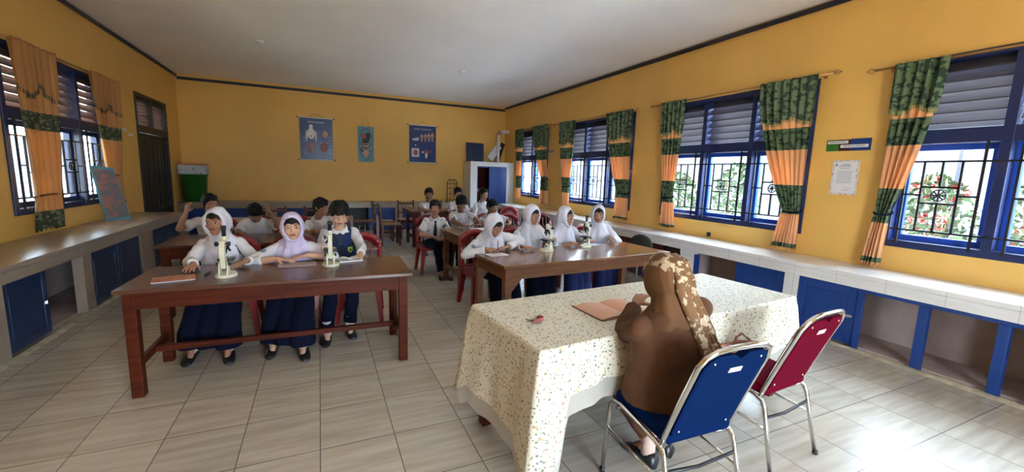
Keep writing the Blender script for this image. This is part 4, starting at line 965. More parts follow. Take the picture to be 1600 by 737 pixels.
def shrub(label, x, y, h, wd, flowers=0):
    t = thing('shrub', label, 'shrub', (x, y, -.05)); q = MB(); f = MB(); s_ = MB()
    for i in range(7): a = rnd.random()*6; s_.tube([(0, 0, 0), (.15*math.cos(a), .15*math.sin(a), h*.5), (wd*.4*math.cos(a), wd*.4*math.sin(a), h*.85)], [.015, .01, .005], 5)
    for i in range(900):
        a = rnd.random()*2*PI; z = rnd.random()**.8; rr_ = wd*(.25+.75*math.sin(min(1, z*1.05)*PI)**.5)*rnd.random()**.4
        p = Vector((rr_*math.cos(a), rr_*math.sin(a), .1+z*h)); d = Vector((rnd.uniform(-1, 1), rnd.uniform(-1, 1), rnd.uniform(-.6, 1))).normalized(); e = d.cross(Vector((rnd.random(), rnd.random(), rnd.random()))).normalized(); l = .05+.05*rnd.random()
        b = (q if i % 12 or not flowers else f); vs = [b.bm.verts.new(p+v) for v in (-d*l, e*l*.42, d*l, -e*l*.42)]; b.bm.faces.new(vs)
        if b is f:
            for k in range(4): d2 = Vector((rnd.uniform(-1, 1), rnd.uniform(-1, 1), rnd.uniform(-1, 1))).normalized(); e2 = d2.orthogonal().normalized(); vs = [b.bm.verts.new(p+v*.05) for v in (-d2, e2, d2, -e2)]; b.bm.faces.new(vs)
    q.build('foliage', 'leaf', t); s_.build('stems', 'wood2', t)
    if flowers: f.build('flowers', 'flower', t)
    else: f.bm.free()
shrub('leafy shrub with red flowers outside the nearest right window, left one', 8.3, 3.1, 1.7, .55, 1); shrub('leafy shrub with red flowers outside the nearest right window, right one', 8.0, 1.9, 1.75, .6, 1)
shrub('green shrub outside the big middle window', 8.3, 6.4, 1.9, .5); shrub('green shrub seen through the left panel of the middle window', 8.2, 7.9, 1.7, .5); shrub('green shrub outside the nearest right window, at the picture edge', 7.7, .7, 1.6, .6, 1)
# dark chair between the golden table and the right counter
t = thing('padded_chair', 'dark grey chair with a rounded back between the golden table and right counter', 'chair', (4.12, 4.74, 0), math.radians(-70))
q = MB(); q.grid(lambda u, v: ((u-.5)*.38*math.sqrt(max(.02, 1-(max(0, v-.45)/.56)**2)), .19+.04*v-.03*math.cos((u-.5)*PI), .44+v*.30), 14, 12); o = q.build('backrest', 'doordark', t); md = o.modifiers.new('t', 'SOLIDIFY'); md.thickness = .03
MB().box(-.2, .2, -.2, .19, .41, .455, .018).build('seat', 'doordark', t)
for sx in (-1, 1):
    for sy in (-1, 1): MB().tube([(sx*.17, sy*.16, .41), (sx*.20, sy*.20, 0)], .013, 8).build('leg', 'greybadge', t)
vr = MB(); vr.box(-5.6, XL-WT-.002, -3, 14, 2.95, 3.05, .01); vr.build('added_veranda_roof', 'ceil')['kind'] = 'structure'  # added unseen roof that cuts the daylight reaching the left window
for y in (0.5, 4.6, 9.3, 13.0): struct(MB().box(-5.5, -5.3, y-.1, y+.1, -.05, 2.949, .01).build('trim_%d' % (10+int(y)), 'gwall'))  # posts carrying the added veranda roof, also out of view
# ================================================================== PEOPLE
def rz(d): return Matrix.Rotation(math.radians(d), 3, 'Z')
def rx(d): return Matrix.Rotation(math.radians(d), 3, 'X')
def ry(d): return Matrix.Rotation(math.radians(d), 3, 'Y')
def ik(S, W, a, b, hint):
    d = W-S; L = d.length; k = max(1, L/(a+b)*1.02); a *= k; b *= k; u = d/L
    x = (a*a-b*b+L*L)/(2*L); h = math.sqrt(max(1e-6, a*a-x*x)); n = Vector(hint) - u*Vector(hint).dot(u); n.normalize()
    return S+u*x+n*h
def hand(mb, W, d, upn, thumb, s=1, curl=18, fs=10):
    """wrist W, pointing d, back-of-hand normal upn, thumb side vector"""
    d = Vector(d).normalized(); n = Vector(upn); n = (n-d*n.dot(d)).normalized(); t = Vector(thumb); t = (t-d*t.dot(d)-n*t.dot(n)).normalized()
    R = lambda a, b, c: W + (d*a+t*b+n*c)*s
    rings = [(0, .024, .017, 0), (.02, .028, .016, 0), (.05, .037, .0145, 0), (.078, .039, .012, 0), (.086, .036, .009, 0)]
    mb.loft([[R(a, w_*math.cos(k*2*PI/12), h*math.sin(k*2*PI/12)) for k in range(12)] for a, w_, h, _ in rings])
    for (o, L_, sp, r) in ((.029, .068, 7, .0092), (.010, .076, 1.5, .0095), (-.010, .071, -4, .0092), (-.028, .056, -10, .0082)):
        p = R(.076, o, .001); an = math.radians(sp); dd = (d*math.cos(an)+t*math.sin(an)); ca = math.radians(curl*.35); cur = p
        for i, f in enumerate((.44, .31, .25)):
            v = dd*math.cos(ca)-n*math.sin(ca); q = cur+v*L_*f*s; mb.capsule(cur, q, r*s*(1-.1*i), r*s*(.9-.1*i), 8); cur = q; ca += math.radians(curl)
    p = R(.022, .024, -.004); v = (d*.62+t*.70-n*.30).normalized(); q = p+v*.036*s; mb.capsule(p, q, .0125*s, .0105*s, 8)
    v = (d*.86+t*.34-n*.35).normalized(); q2 = q+v*.028*s; mb.capsule(q, q2, .0105*s, .0085*s, 8)

def person(label, head, hip, wr, wl, face=0, yaw=0, pitch=10, roll=0, s=1.0, skin='skin', top='shirt', sleeve='long', bottom='skirt', bmat='navycloth', hijab=None, hair=None,
           hr=None, hl=None, knees=None, ankles=None, vox=.0055, cvox=.0075, wd=1.0, adult=False, extras=(), sock='sock', eh=None, seat_drop=0, smile=False, elb=None, closed=False, cape=1.0):
    H = Vector(head); P = Vector(hip); B = rz(face); fwd = B @ Vector((0, -1, 0)); left = B @ Vector((1, 0, 0)); Z = Vector((0, 0, 1))
    HM = rz(face+yaw) @ rx(pitch) @ ry(roll)
    hp = lambda x, y, z: H + HM @ (Vector((x, y, z))*s)
    NB = hp(0, .035, -.105) + (P-H).normalized()*.055*s
    A = (NB-P).normalized(); tl = (NB-P).length; Sd = (left - A*left.dot(A)).normalized(); Fr = A.cross(Sd)
    if Fr.dot(fwd) < 0: Fr = -Fr
    def ring(t, a, b, off=0, n=24, drop=0, fold=0, inf=0):
        c = P+A*tl*t+Fr*off; R_ = []
        for k in range(n):
            th = k*2*PI/n; m = 1+fold*(math.sin(7*th+t*3)+.6*math.sin(11*th+t*7)); cs, sn = math.cos(th), math.sin(th)
            R_.append(c + Sd*(a*wd+inf)*cs*m + Fr*(b*(wd if wd <= 1 else 1+(wd-1)*.35)+inf)*sn*m - A*drop*max(0, sn))
        return R_
    SH = {+1: P+A*tl*.865+Sd*.133*s*wd, -1: P+A*tl*.865-Sd*.133*s*wd}
    ua, fa = (.240*s, .215*s)
    Wd = {+1: Vector(wl), -1: Vector(wr)}; EL = {}
    for k in (1, -1):
        hint = (Sd*k*.75 - Z*.75 - fwd*.1) if not (elb and elb.get(k)) else Vector(elb[k])
        EL[k] = ik(SH[k], Wd[k], ua, fa, hint)
    KN, AN = {}, {}
    for k in (1, -1):
        KN[k] = Vector(knees[k]) if knees else P + fwd*.38*s + Sd*k*.085*s + Vector((0, 0, .505*s+.0-P.z+.0)) ; KN[k].z = .50*max(s, .92) if not knees else KN[k].z
        AN[k] = Vector(ankles[k]) if ankles else Vector((KN[k].x, KN[k].y, .085)) + fwd*.03
    HI = {k: P+Sd*k*.085*s+Vector((0, 0, .0)) for k in (1, -1)}
    prof = [(-.12, .10, .09), (0, .150, .118), (.25, .135, .105), (.5, .142, .105), (.72, .155, .104), (.87, .140, .088), (.95, .085, .062), (1.03, .05, .05)]
    # ---------------- body
    b = MB(); b.loft([ring(t, a*s-.014, c*s-.014) for t, a, c in prof])
    b.capsule(P+A*tl*.92, hp(0, .02, -.06), .050*s*(1.1 if adult else 1), .047*s, 14)
    E = lambda c, r, rot=None: b.ell(hp(*c), [v*s for v in r], 18, rot=HM if rot is None else HM @ rot)
    E((0, .012, .028), (.075, .092, .082)); E((0, -.020, -.022), (.0625, .064, .074)); E((0, -.045, -.075), (.036, .036, .030)); E((0, -.064, -.090), (.021, .018, .015))
    for k in (1, -1):
        E((k*.034, -.056, -.030), (.025, .024, .024)); E((k*.052, -.02, -.055), (.016, .03, .028)); E((k*.0765, .012, -.006), (.009, .018, .028), rz(k*-15)); E((k*.011, -.0955, -.026), (.0085, .009, .0075))
        E((k*.030, -.0765, .0115), (.019, .009, .0065)); E((k*.030, -.075, -.013), (.018, .008, .006)); E((k*.028, -.074, .026), (.022, .010, .010))
    b.capsule(hp(0, -.083, .012), hp(0, -.099, -.020), .0080*s, .0108*s, 10)
    E((0, -.0875, -.051), (.021, .0085, .0048)); E((0, -.086, -.060), (.0175, .009, .0058)); E((0, -.078, -.055), (.030, .012, .014))
    for k in (1, -1):
        b.capsule(SH[k], EL[k], .040*s, .034*s, 12); W_ = Wd[k]; b.capsule(EL[k], EL[k].lerp(W_, .35), .034*s, .033*s, 12); b.capsule(EL[k].lerp(W_, .35), W_, .033*s, .0235*s, 12)
        b.capsule(HI[k], KN[k], .072*s, .050*s, 12); b.capsule(KN[k], AN[k]+Vector((0, 0, .02)), .047*s, .031*s, 12); b.capsule(AN[k]+Vector((0, 0, .02)), AN[k]+fwd*.10*s-Vector((0, 0, .045)), .030*s, .022*s, 10)
        hd = (hl if k == 1 else hr) or {}
        dv = Vector(hd.get('d', (W_-EL[k]).normalized()*Vector((1, 1, .25)))); up_ = Vector(hd.get('n', (0, 0, 1))); th = Vector(hd.get('t', -Sd*k)); hand(b, W_, dv, up_, th, s*(1.0 if adult else .95), hd.get('curl', 16))
    me = remesh(b, vox, 3); me.materials.append(M_[skin]); me.materials.append(M_['lip'])
    n = len(me.polygons); cc = np.empty(n*3); me.polygons.foreach_get('center', cc); cc = cc.reshape(-1, 3); loc = (cc-np.array(H)) @ np.array(HM)/s
    lip = (np.abs(loc[:, 0]) < .021*(1-.0*loc[:, 0])) & (loc[:, 1] < -.084) & (loc[:, 2] > -.0665) & (loc[:, 2] < -.0465) & ((np.abs(loc[:, 0])/.023)**2+((loc[:, 2]+.0565)/.0095)**2 < 1)
    me.polygons.foreach_set('material_index', lip.astype(np.int32))
    o = link('person', me); o['label'] = label; o['category'] = 'person'
    def child(nm, mesh, m, lb=None):
        mesh.materials.clear(); mesh.materials.append(M_[m]); return link(nm, mesh, o, lb)
    # ---------------- face details
    for k in (1, -1):
        if not closed:
            q = MB(); q.ell(hp(k*.0305, -.0785, .0000), (.0128*s, .0075*s, .0058*s), 14, rot=HM @ rz(k*8)); e = q.build('eye', 'eyewhite', o)
            q = MB(); q.ell(hp(k*.0300, -.0838, -.0003), (.0056*s, .0032*s, .0056*s), 12, rot=HM); q.build('iris', 'iris', e)
        q = MB(); q.tube([hp(k*(.0305-.0135), -.0835, .0005), hp(k*.026, -.0885, .0050 if not closed else -.001), hp(k*.035, -.0865, .0052 if not closed else -.001), hp(k*(.0305+.0140), -.0775, .0010)], [.0008*s, .0018*s, .0018*s, .0010*s], 6); q.build('eyelash', 'iris', o)
        if not hijab or True:
            q = MB(); q.tube([hp(k*.013, -.0895, .020), hp(k*.026, -.0885, .0255), hp(k*.040, -.0790, .0235), hp(k*.048, -.070, .018)], [.0016*s, .0030*s, .0028*s, .0012*s], 6); q.build('eyebrow', 'hair', o)
    # ---------------- hair
    if hair:
        q = MB(); G = lambda c, r: q.ell(hp(*c), [v*s for v in r], 20, rot=HM); big = hair.get('big', 1)
        G((0, .020, .046), (.084*big, .094*big, .078*big)); G((0, .045, .010), (.080, .066, .085)); 
        for k in (1, -1): G((k*.070, .0, .018), (.014, .030, .038))
        fr_ = hair.get('fringe', .052); rnd = random.Random(int(head[0]*100)); nf = 15
        for i in range(nf):
            a = -1.15+2.3*i/(nf-1); x = .070*math.sin(a)*big; y = .010-.088*math.cos(a)*big; zt = .082+.01*rnd.random()
            q.capsule(hp(x*.8, y*.75, zt+.012), hp(x*1.02, y*1.0, fr_+.012*rnd.random()), .014*s, .006*s, 8)
        for i in range(26):
            a = rnd.uniform(0, 2*PI); e = rnd.uniform(.3, 1.4); x, y, z = .080*math.cos(a)*math.cos(e), .020+.09*math.sin(a)*math.cos(e), .046+.078*math.sin(e)
            q.capsule(hp(x, y, z), hp(x*1.10, (y-.02)*1.1+.02, z+.012+.008*rnd.random()), .012*s, .004*s, 6)
        hm = remesh(q, .0055, 2, .0016, 70); child('hair', hm, 'hair')
    # ---------------- shirt / tunic
    q = MB(); inf = .010*s
    tprof = prof if not adult else [(-.22, .17, .15), (-.05, .19, .165), (.12, .178, .15), (.4, .155, .125), (.7, .160, .112), (.87, .142, .092), (.95, .090, .068), (1.0, .058, .055)]
    q.loft([ring(t, a*s, c*s, inf=inf) for t, a, c in (tprof if adult else tprof[:-1]+[(.985, .062, .058)])])
    for k in (1, -1):
        E_k, W_ = EL[k], Wd[k]; q.ell(SH[k], .050*s, 14)
        if sleeve == 'short':
            m1 = SH[k].lerp(E_k, .72); q.tube([SH[k], m1], [.051*s, .058*s], 14)
        else:
            q.capsule(SH[k], E_k, .050*s*(1.12 if adult else 1), .044*s*(1.1 if adult else 1), 14); f = .90 if sleeve == 'long' else .42; m1 = E_k.lerp(W_, f)
            q.tube([E_k, E_k.lerp(W_, f*.8), m1], [.044*s*(1.1 if adult else 1), (.037 if sleeve == 'long' else .043)*s, (.037 if sleeve == 'long' else .046)*s], 14)
    if adult:
        for k in (1, -1): q.capsule(HI[k]-A*.02, HI[k].lerp(KN[k], .75)+Vector((0, 0, .0)), .115*s, .085*s, 14)
    sm = remesh(q, cvox, 3, .0055 if not adult else .011, 17 if not adult else 8); so_ = child({'shirt': 'shirt', 'printshirt': 'shirt', 'brown': 'tunic'}.get(top, 'shirt'), sm, top)
    # ---------------- lower clothing
    q = MB()
    if bottom == 'skirt':
        mid = (KN[1]+KN[-1])/2; am = (AN[1]+AN[-1])/2
        for k in (1, -1):
            q.capsule(HI[k]-Vector((0, 0, .0)), KN[k], .098*s, .080*s, 14); q.capsule(KN[k]-Vector((0, 0, .01)), AN[k]+Vector((0, 0, .13)), .080*s, .088*s, 14)
        q.capsule((HI[1]+HI[-1])/2, mid, .10*s, .075*s, 14); q.capsule(mid-Vector((0, 0, .01)), am+Vector((0, 0, .13)), .078*s, .085*s, 14)
        q.ell(P, (.15*s, .13*s, .10*s), 16)
        for k in (1, -1): q.tube([AN[k]+Vector((0, 0, .14)), AN[k]+Vector((0, 0, .015))], [.088*s, .098*s], 14)
        q.tube([am+Vector((0, 0, .14)), am+Vector((0, 0, .015))], [.085*s, .095*s], 14)
        child('skirt', remesh(q, cvox*1.15, 5, .006, 12, (1, 1, .25)), bmat)
    else:
        q.ell(P, (.148*s*wd, .125*s*wd, .095*s), 16)
        for k in (1, -1):
            q.capsule(HI[k], KN[k], .086*s*(1.1 if adult else 1), .066*s, 14); q.tube([KN[k], KN[k].lerp(AN[k], .5), AN[k]+Vector((0, 0, .03 if not adult else .09))], [.066*s, .060*s, .056*s], 14)
        child('trousers', remesh(q, cvox, 4, .004, 14), bmat)
    # ---------------- socks and shoes
    for k in (1, -1):
        a = AN[k]
        if not (adult and False):
            q = MB(); q.tube([a+Vector((0, 0, .10)), a+Vector((0, 0, .02)), a-Vector((0, 0, .03))], [.041*s, .039*s, .039*s], 12); q.capsule(a+Vector((0, 0, .015)), a+fwd*.060*s-Vector((0, 0, .045)), .036*s, .026*s, 12); q.build('sock', sock, o)
        q = MB(); fd = (fwd+Sd*k*.12).normalized(); sd = fd.cross(Z)
        secs = [(-.064, .012, .035), (-.054, .036, .078), (-.01, .041, .086), (.04, .041, .074), (.09, .044, .054), (.15, .040, .038), (.180, .020, .022)]
        q.loft([[Vector((a.x, a.y, 0))+fd*y_*s+sd*w_*s*math.cos(t*2*PI/16)+Vector((0, 0, max(.002, h*s*(.52+.52*math.sin(t*2*PI/16))))) for t in range(16)] for y_, w_, h in secs])
        q.build('shoe', 'shoe', o)
    # ---------------- headscarf
    if hijab:
        q = MB()
        def hr_(y, rxx, rt, rb, zc=-.004, tip=0, n=28, yb=0):
            return [hp(rxx*math.cos(a)*(1-tip*max(0, math.sin(a))**3), y+yb*max(0, -math.sin(a)), zc+(rt if math.sin(a) > 0 else rb)*math.sin(a)) for a in [k*2*PI/n for k in range(n)]]
        q.loft([hr_(-.020, .054, .070, .080), hr_(-.046, .0665, .090, .102, tip=.34), hr_(-.060, .069, .096, .108, tip=.30, yb=-.016), hr_(-.050, .077, .103, .114, tip=.20, yb=-.012), hr_(-.025, .085, .116, .112, tip=.06), hr_(.01, .090, .123, .108), hr_(.045, .089, .119, .104), hr_(.080, .074, .098, .090), hr_(.104, .046, .058, .060), hr_(.114, .020, .025, .028)])
        c0 = hp(0, .008, -.085); rings = []
        n = 40
        def cr(c, a, b_, fold, drop, axs=A, side=Sd, fr=Fr, ph=0):
            R_ = []
            for k in range(n):
                th = k*2*PI/n; m = 1+fold*(math.sin(9*th+ph)+.7*math.sin(5*th+1.3+ph)); cs, sn = math.cos(th), math.sin(th)
                R_.append(c+side*a*cs*m+fr*b_*sn*m-axs*(drop*max(0, sn)+.5*drop*max(0, cs*.6)))
            return R_
        hS = HM @ Vector((1, 0, 0)); hF = HM @ Vector((0, -1, 0))
        rings = [cr(hp(0, .030, -.055), .066*s, .060*s, 0, 0, side=hS, fr=hF), cr(hp(0, .018, -.098), .068*s, .074*s, .01, 0, side=hS, fr=hF), cr(NB+A*.01+Fr*.008, .086*s, .086*s, .03, 0), cr(P+A*tl*.95+Fr*.008, .122*s, .102*s, .05, .01, ph=.5), cr(P+A*tl*.84+Fr*.014, .165*s, .126*s, .05, .02, ph=.9), cr(P+A*tl*(.70)+Fr*.018, .174*s*cape, .140*s, .055, .03, ph=1.3), cr(P+A*tl*(.57)+Fr*.02, .160*s*cape, .142*s, .075, .07, ph=1.8)]
        q.loft(rings)
        hm = remesh(q, .0062 if vox < .0058 else .0075, 2, .0055, 22, (1, 1, .4)); child('headscarf', hm, hijab)
        q = MB(); q.ell(hp(0, -.004, .038), (.0745*s, .0760*s, .0610*s), 20, rot=HM); q.build('under_scarf', 'hair', o)
    if 'collar' in extras or 'tie' in extras:
        q = MB()
        for k in (1, -1):
            p0 = NB+Fr*.055*s+Sd*k*.006*s-A*.035*s; p1 = NB+Fr*.010*s+Sd*k*.066*s+A*.012*s; p2 = NB+Fr*.060*s+Sd*k*.060*s-A*.060*s; nn = Fr*.004+A*.003
            v = [q.bm.verts.new(x) for x in (p0+Fr*.03*s, p1, p2+Fr*.025*s)]; w_ = [q.bm.verts.new(x.co+nn*1.5) for x in v]
            q.bm.faces.new(v); q.bm.faces.new(w_[::-1]); [q.bm.faces.new((v[i], v[(i+1) % 3], w_[(i+1) % 3], w_[i])) for i in range(3)]
        q.tube([NB+Sd*.066*s*math.cos(a)+Fr*(.064*s*math.sin(a)+.004)+A*(.012-.03*max(0, math.sin(a)))*s for a in [t*PI/10 for t in range(20)]], .008*s, 6, close=True)
        q.build('collar', 'shirt', o)
    def front(t, x, d=0): # a point on the chest surface
        pr = tprof
        for (t0, a0, b0), (t1, a1, b1) in zip(pr, pr[1:]):
            if t <= t1: f = (t-t0)/(t1-t0); a_, b_ = a0+(a1-a0)*f, b0+(b1-b0)*f; break
        a_, b_ = a_*s+inf, b_*s+inf; yy = b_*math.sqrt(max(0, 1-(x/a_)**2)); return P+A*tl*t+Sd*x+Fr*(yy+d)
    if 'tie' in extras:
        q = MB(); R_ = []
        for t, w_ in ((.97, .010), (.93, .018), (.90, .011), (.75, .022), (.5, .026), (.42, .028), (.37, .004)):
            d0 = (.012 if t < .95 else .02) + (.022 if 'vest' in extras else 0); R_.append([front(t, -w_, d0), front(t, w_, d0), front(t, w_, d0+.007), front(t, -w_, d0+.007)])
        q.loft(R_, smooth=False); q.build('necktie', 'tie', o)
    if 'vest' in extras:
        q = MB(); R_ = [ring(t, a*s, c*s, inf=.034*s, n=28) for t, a, c in prof[1:6]+[(.93, .100, .072)]]
        q.loft(R_); 
        q.capsule(SH[1]*.75+SH[-1]*.25, SH[1]*.72+SH[-1]*.28-A*.05, .066*s, .070*s); q.capsule(SH[-1]*.75+SH[1]*.25, SH[-1]*.72+SH[1]*.28-A*.05, .066*s, .070*s)
        vm_ = remesh(q, cvox, 3, .002, 14); child('vest', vm_, 'vest')
        if 'tie' in extras:
            q = MB(); q.bm.faces.new([q.bm.verts.new(front(t, x, .030)) for t, x in ((.97, -.045), (.97, .045), (.55, 0))]); v_ = q.build('shirt_front', 'shirt', o); md = v_.modifiers.new('t', 'SOLIDIFY'); md.thickness = .010; md.offset = 0
    if 'lowvest' in extras:
        q = MB(); q.loft([ring(t, a*s, c*s, inf=.027*s, n=28) for t, a, c in prof[1:4]]); child('vest', remesh(q, cvox, 3, .002, 14), 'navycloth')
    if 'badge' in extras:
        c = front(.62, .085*s, .032); q = MB(); w_ = .026
        fr2 = (front(.62, .085*s, .03)-front(.62, .05*s, .03)); ex = Sd*.9-Fr*.45; ex.normalize(); en = ex.cross(A); en = en if en.dot(Fr) > 0 else -en
        q.prism([(-w_, w_*1.1), (w_, w_*1.1), (w_, -w_*.4), (0, -w_*1.4), (-w_, -w_*.4)], .008, (c, ex, A, en)); bo = q.build('badge', 'badge', o); q = MB(); q.ell(c+en*.009, (.011, .011, .011), 10); q.build('emblem', 'badgegreen', bo)
    if 'armpatch' in extras or 'armpatch2' in extras:
        k = -1; c = SH[k].lerp(EL[k], .52); ax = (EL[k]-SH[k]).normalized(); out = (-Sd*.75+fwd*.8); out = (out-ax*out.dot(ax)).normalized(); q = MB(); q.ell(c+out*.050*s, (.006, .024, .024), 12, rot=Matrix((out, ax.cross(out), ax)).transposed()); q.build('sleeve_patch', 'badgegreen' if 'armpatch2' in extras else 'greybadge', o)
    if 'sleevetri' in extras:
        pass
    if 'strap' in extras:
        q = MB(); q.tube([front(t, x, .030) for t, x in ((.93, .10), (.8, .13), (.6, .125), (.4, .10), (.2, .06))], .009, 6); q.build('shoulder_strap', 'navycloth', o)
        q = MB(); q.ell(front(.30, .09, .02), (.07, .03, .05), 16, rot=B); q.build('green_vest_badge', 'badgegreen', o)
    o['_'] = 0; del o['_']
    return o, dict(hp=hp, P=P, A=A, tl=tl, Sd=Sd, Fr=Fr, NB=NB, EL=EL, HM=HM)

Dn = {'n': (0, 0, 1)}
# ---- left front table
person('girl in a white headscarf and white blouse at the left end, behind the red booklet', (-.80, 4.22, 1.088), (-.79, 4.50, .50), (-.91, 3.905, .792), (-.565, 3.965, .790), face=2, yaw=-16, pitch=4, s=1.0,
       hijab='hijab', hr={'d': (-.05, -1, -.12), 'curl': 14}, hl={'d': (-.55, -.9, -.1), 'curl': 16}, ankles={-1: (-.98, 4.0, .085), 1: (-.72, 3.92, .085)}, knees={-1: (-.92, 4.12, .50), 1: (-.72, 4.10, .50)}, extras=('strap',), skin='skin', vox=.0048)
person('girl in a lavender headscarf with crossed forearms, centre of the left table', (-.232, 4.10, 1.047), (-.23, 4.42, .50), (-.345, 3.965, .792), (-.115, 4.015, .805), face=0, yaw=4, pitch=2, roll=-2, s=1.03,
       hijab='hijab_lav', sleeve='rolled', hr={'d': (1, -.42, -.05), 'curl': 14, 't': (0, -1, 0)}, hl={'d': (-1, -.35, -.12), 'curl': 14, 't': (0, 1, 0)}, elb={-1: (-1, -.2, -.3), 1: (1, -.2, -.3)}, ankles={-1: (-.40, 3.93, .085), 1: (-.17, 3.78, .085)}, knees={-1: (-.34, 4.05, .50), 1: (-.16, 4.04, .50)}, skin='skin_light', vox=.0048, extras=('armpatch',), cape=.9)
person('boy in a dark blue vest and tie looking down through the left microscope', (.165, 4.40, 1.122), (.18, 4.62, .50), (.035, 4.06, .835), (.325, 4.02, .792), face=0, yaw=2, pitch=20, s=1.0,
       hair={'big': 1.10, 'fringe': .030}, bottom='trousers', hr={'d': (.25, -.9, .1), 'curl': 38, 'n': (-.6, -.2, .8)}, hl={'d': (-.28, -1, -.12), 'curl': 20}, ankles={-1: (.02, 4.02, .085), 1: (.22, 4.12, .085)}, knees={-1: (.08, 4.22, .50), 1: (.27, 4.22, .50)}, extras=('vest', 'collar', 'tie', 'badge'), skin='skin_light', vox=.0048, smile=True)
# ---- left second table
person('short-haired boy by the left counter raising his hand beside his face', (-1.21, 6.13, 1.085), (-1.22, 6.42, .50), (-1.43, 6.02, 1.00), (-1.05, 5.80, .79), face=0, yaw=35, pitch=0, s=1.0,
       hair={'big': 1.0}, sleeve='short', bottom='trousers', hr={'d': (.2, .05, 1), 'n': (-.6, -.8, 0), 'curl': 30, 't': (.6, -.5, 0)}, elb={-1: (-1, -.8, -.8)}, vox=.0065, extras=('collar',))
person('boy with bowed head leaning it on his raised hand behind the left front row', (-.735, 5.98, .985), (-.76, 6.42, .50), (-.86, 5.75, .79), (-.575, 5.97, 1.00), face=5, yaw=0, pitch=48, s=.97,
       hair={'big': 1.03}, sleeve='short', bottom='trousers', hl={'d': (-.5, .1, 1), 'n': (.8, -.4, .2), 'curl': 25, 't': (-.5, -.6, 0)}, elb={1: (1, -.9, -.8)}, skin='skin_dark', vox=.0065, extras=('collar',))
person('boy turned sideways with his chin near his arm, left of the boy in the vest', (.005, 6.06, 1.05), (.05, 6.38, .50), (-.08, 5.78, .79), (.16, 5.83, .79), face=12, yaw=45, pitch=10, s=.98,
       hair={'big': 1.04}, sleeve='short', bottom='trousers', hr={'d': (1, -.2, -.05), 't': (0, -1, 0)}, hl={'d': (.3, -.4, .9), 'n': (1, 0, .2), 'curl': 25}, vox=.0065, extras=('collar', 'armpatch'))
# ---- right front table
person('girl in a white headscarf bending over to write on a white sheet', (1.625, 3.975, 1.036), (1.76, 4.42, .50), (1.525, 3.945, .795), (1.80, 4.02, .795), face=6, yaw=10, pitch=30, s=1.0,
       hijab='hijab', sleeve='long', hr={'d': (1, -.15, -.05), 't': (0, -1, 0), 'curl': 30, 'n': (0, -.3, 1)}, hl={'d': (-1, -.25, -.1), 't': (0, 1, 0), 'curl': 20}, elb={-1: (-1, -.1, -.4), 1: (1, -.2, -.4)}, knees={-1: (1.68, 4.03, .50), 1: (1.85, 4.03, .50)}, ankles={-1: (1.70, 3.98, .085), 1: (1.86, 3.95, .085)}, skin='skin', vox=.0052, closed=True, extras=('armpatch',))
person('girl in a white headscarf with a green sleeve patch, second at the golden table', (2.205, 4.27, 1.108), (2.30, 4.56, .50), (1.965, 3.995, .795), (2.42, 4.10, .84), face=6, yaw=12, pitch=12, s=1.0,
       hijab='hijab', hr={'d': (1, -.25, -.06), 't': (0, -1, 0), 'curl': 14}, hl={'d': (-.7, -.6, 0), 'curl': 30}, knees={-1: (2.20, 4.17, .50), 1: (2.40, 4.17, .50)}, skin='skin', vox=.0052, extras=('armpatch2', 'lowvest'))
person('girl in a white headscarf looking right, third at the golden table', (2.655, 4.26, 1.088), (2.80, 4.60, .50), (2.63, 4.075, .795), (2.95, 4.19, .80), face=6, yaw=18, pitch=4, s=1.0,
       hijab='hijab', sleeve='rolled', bmat='skirtblue', hr={'d': (1, .05, 0), 't': (0, -1, 0), 'curl': 26}, hl={'d': (-.9, -.3, 0), 'curl': 30}, knees={-1: (2.72, 4.2, .50), 1: (2.90, 4.2, .50)}, skin='skin', vox=.0052)
person('girl in a white headscarf at the right end of the golden table, facing the camera', (3.235, 4.42, 1.093), (3.42, 4.70, .50), (3.02, 4.26, .795), (3.33, 4.24, .81), face=-14, yaw=-16, pitch=6, s=1.0,
       hijab='hijab', bmat='skirtblue', hr={'d': (-.6, -.8, 0), 'curl': 24}, hl={'d': (-.45, -.9, -.1), 'curl': 30}, knees={-1: (3.25, 4.34, .50), 1: (3.45, 4.30, .50)}, skin='skin', vox=.0052, extras=('lowvest',))
# ---- right second table
person('boy in a navy tie and printed white shirt at the end of the second table', (1.553, 6.16, 1.032), (1.585, 6.38, .49), (1.50, 6.07, .615), (1.62, 6.00, .60), face=-6, yaw=-6, pitch=2, s=.95,
       hair={'big': 1.02, 'fringe': .05}, top='printshirt', sleeve='short', bottom='trousers', hr={'d': (.7, -.7, -.1)}, hl={'d': (-.4, -.9, -.1)}, knees={-1: (1.55, 6.02, .48), 1: (1.72, 6.0, .48)}, ankles={-1: (1.60, 5.96, .085), 1: (1.70, 5.93, .085)}, extras=('tie', 'collar'), vox=.006)
person('dark-skinned boy with thick hair leaning on folded forearms at the second table', (2.00, 6.29, 1.085), (2.10, 6.60, .50), (1.90, 5.90, .795), (2.18, 5.92, .795), face=-8, yaw=-2, pitch=24, s=1.0,
       hair={'big': 1.10, 'fringe': .04}, top='printshirt', sleeve='short', bottom='trousers', skin='skin_dark', hr={'d': (1, -.1, 0), 't': (0, -1, 0)}, hl={'d': (-1, .05, 0), 't': (0, 1, 0)}, elb={-1: (-1, -.3, -.3), 1: (1, -.3, -.3)}, vox=.006, extras=('collar',), closed=True)
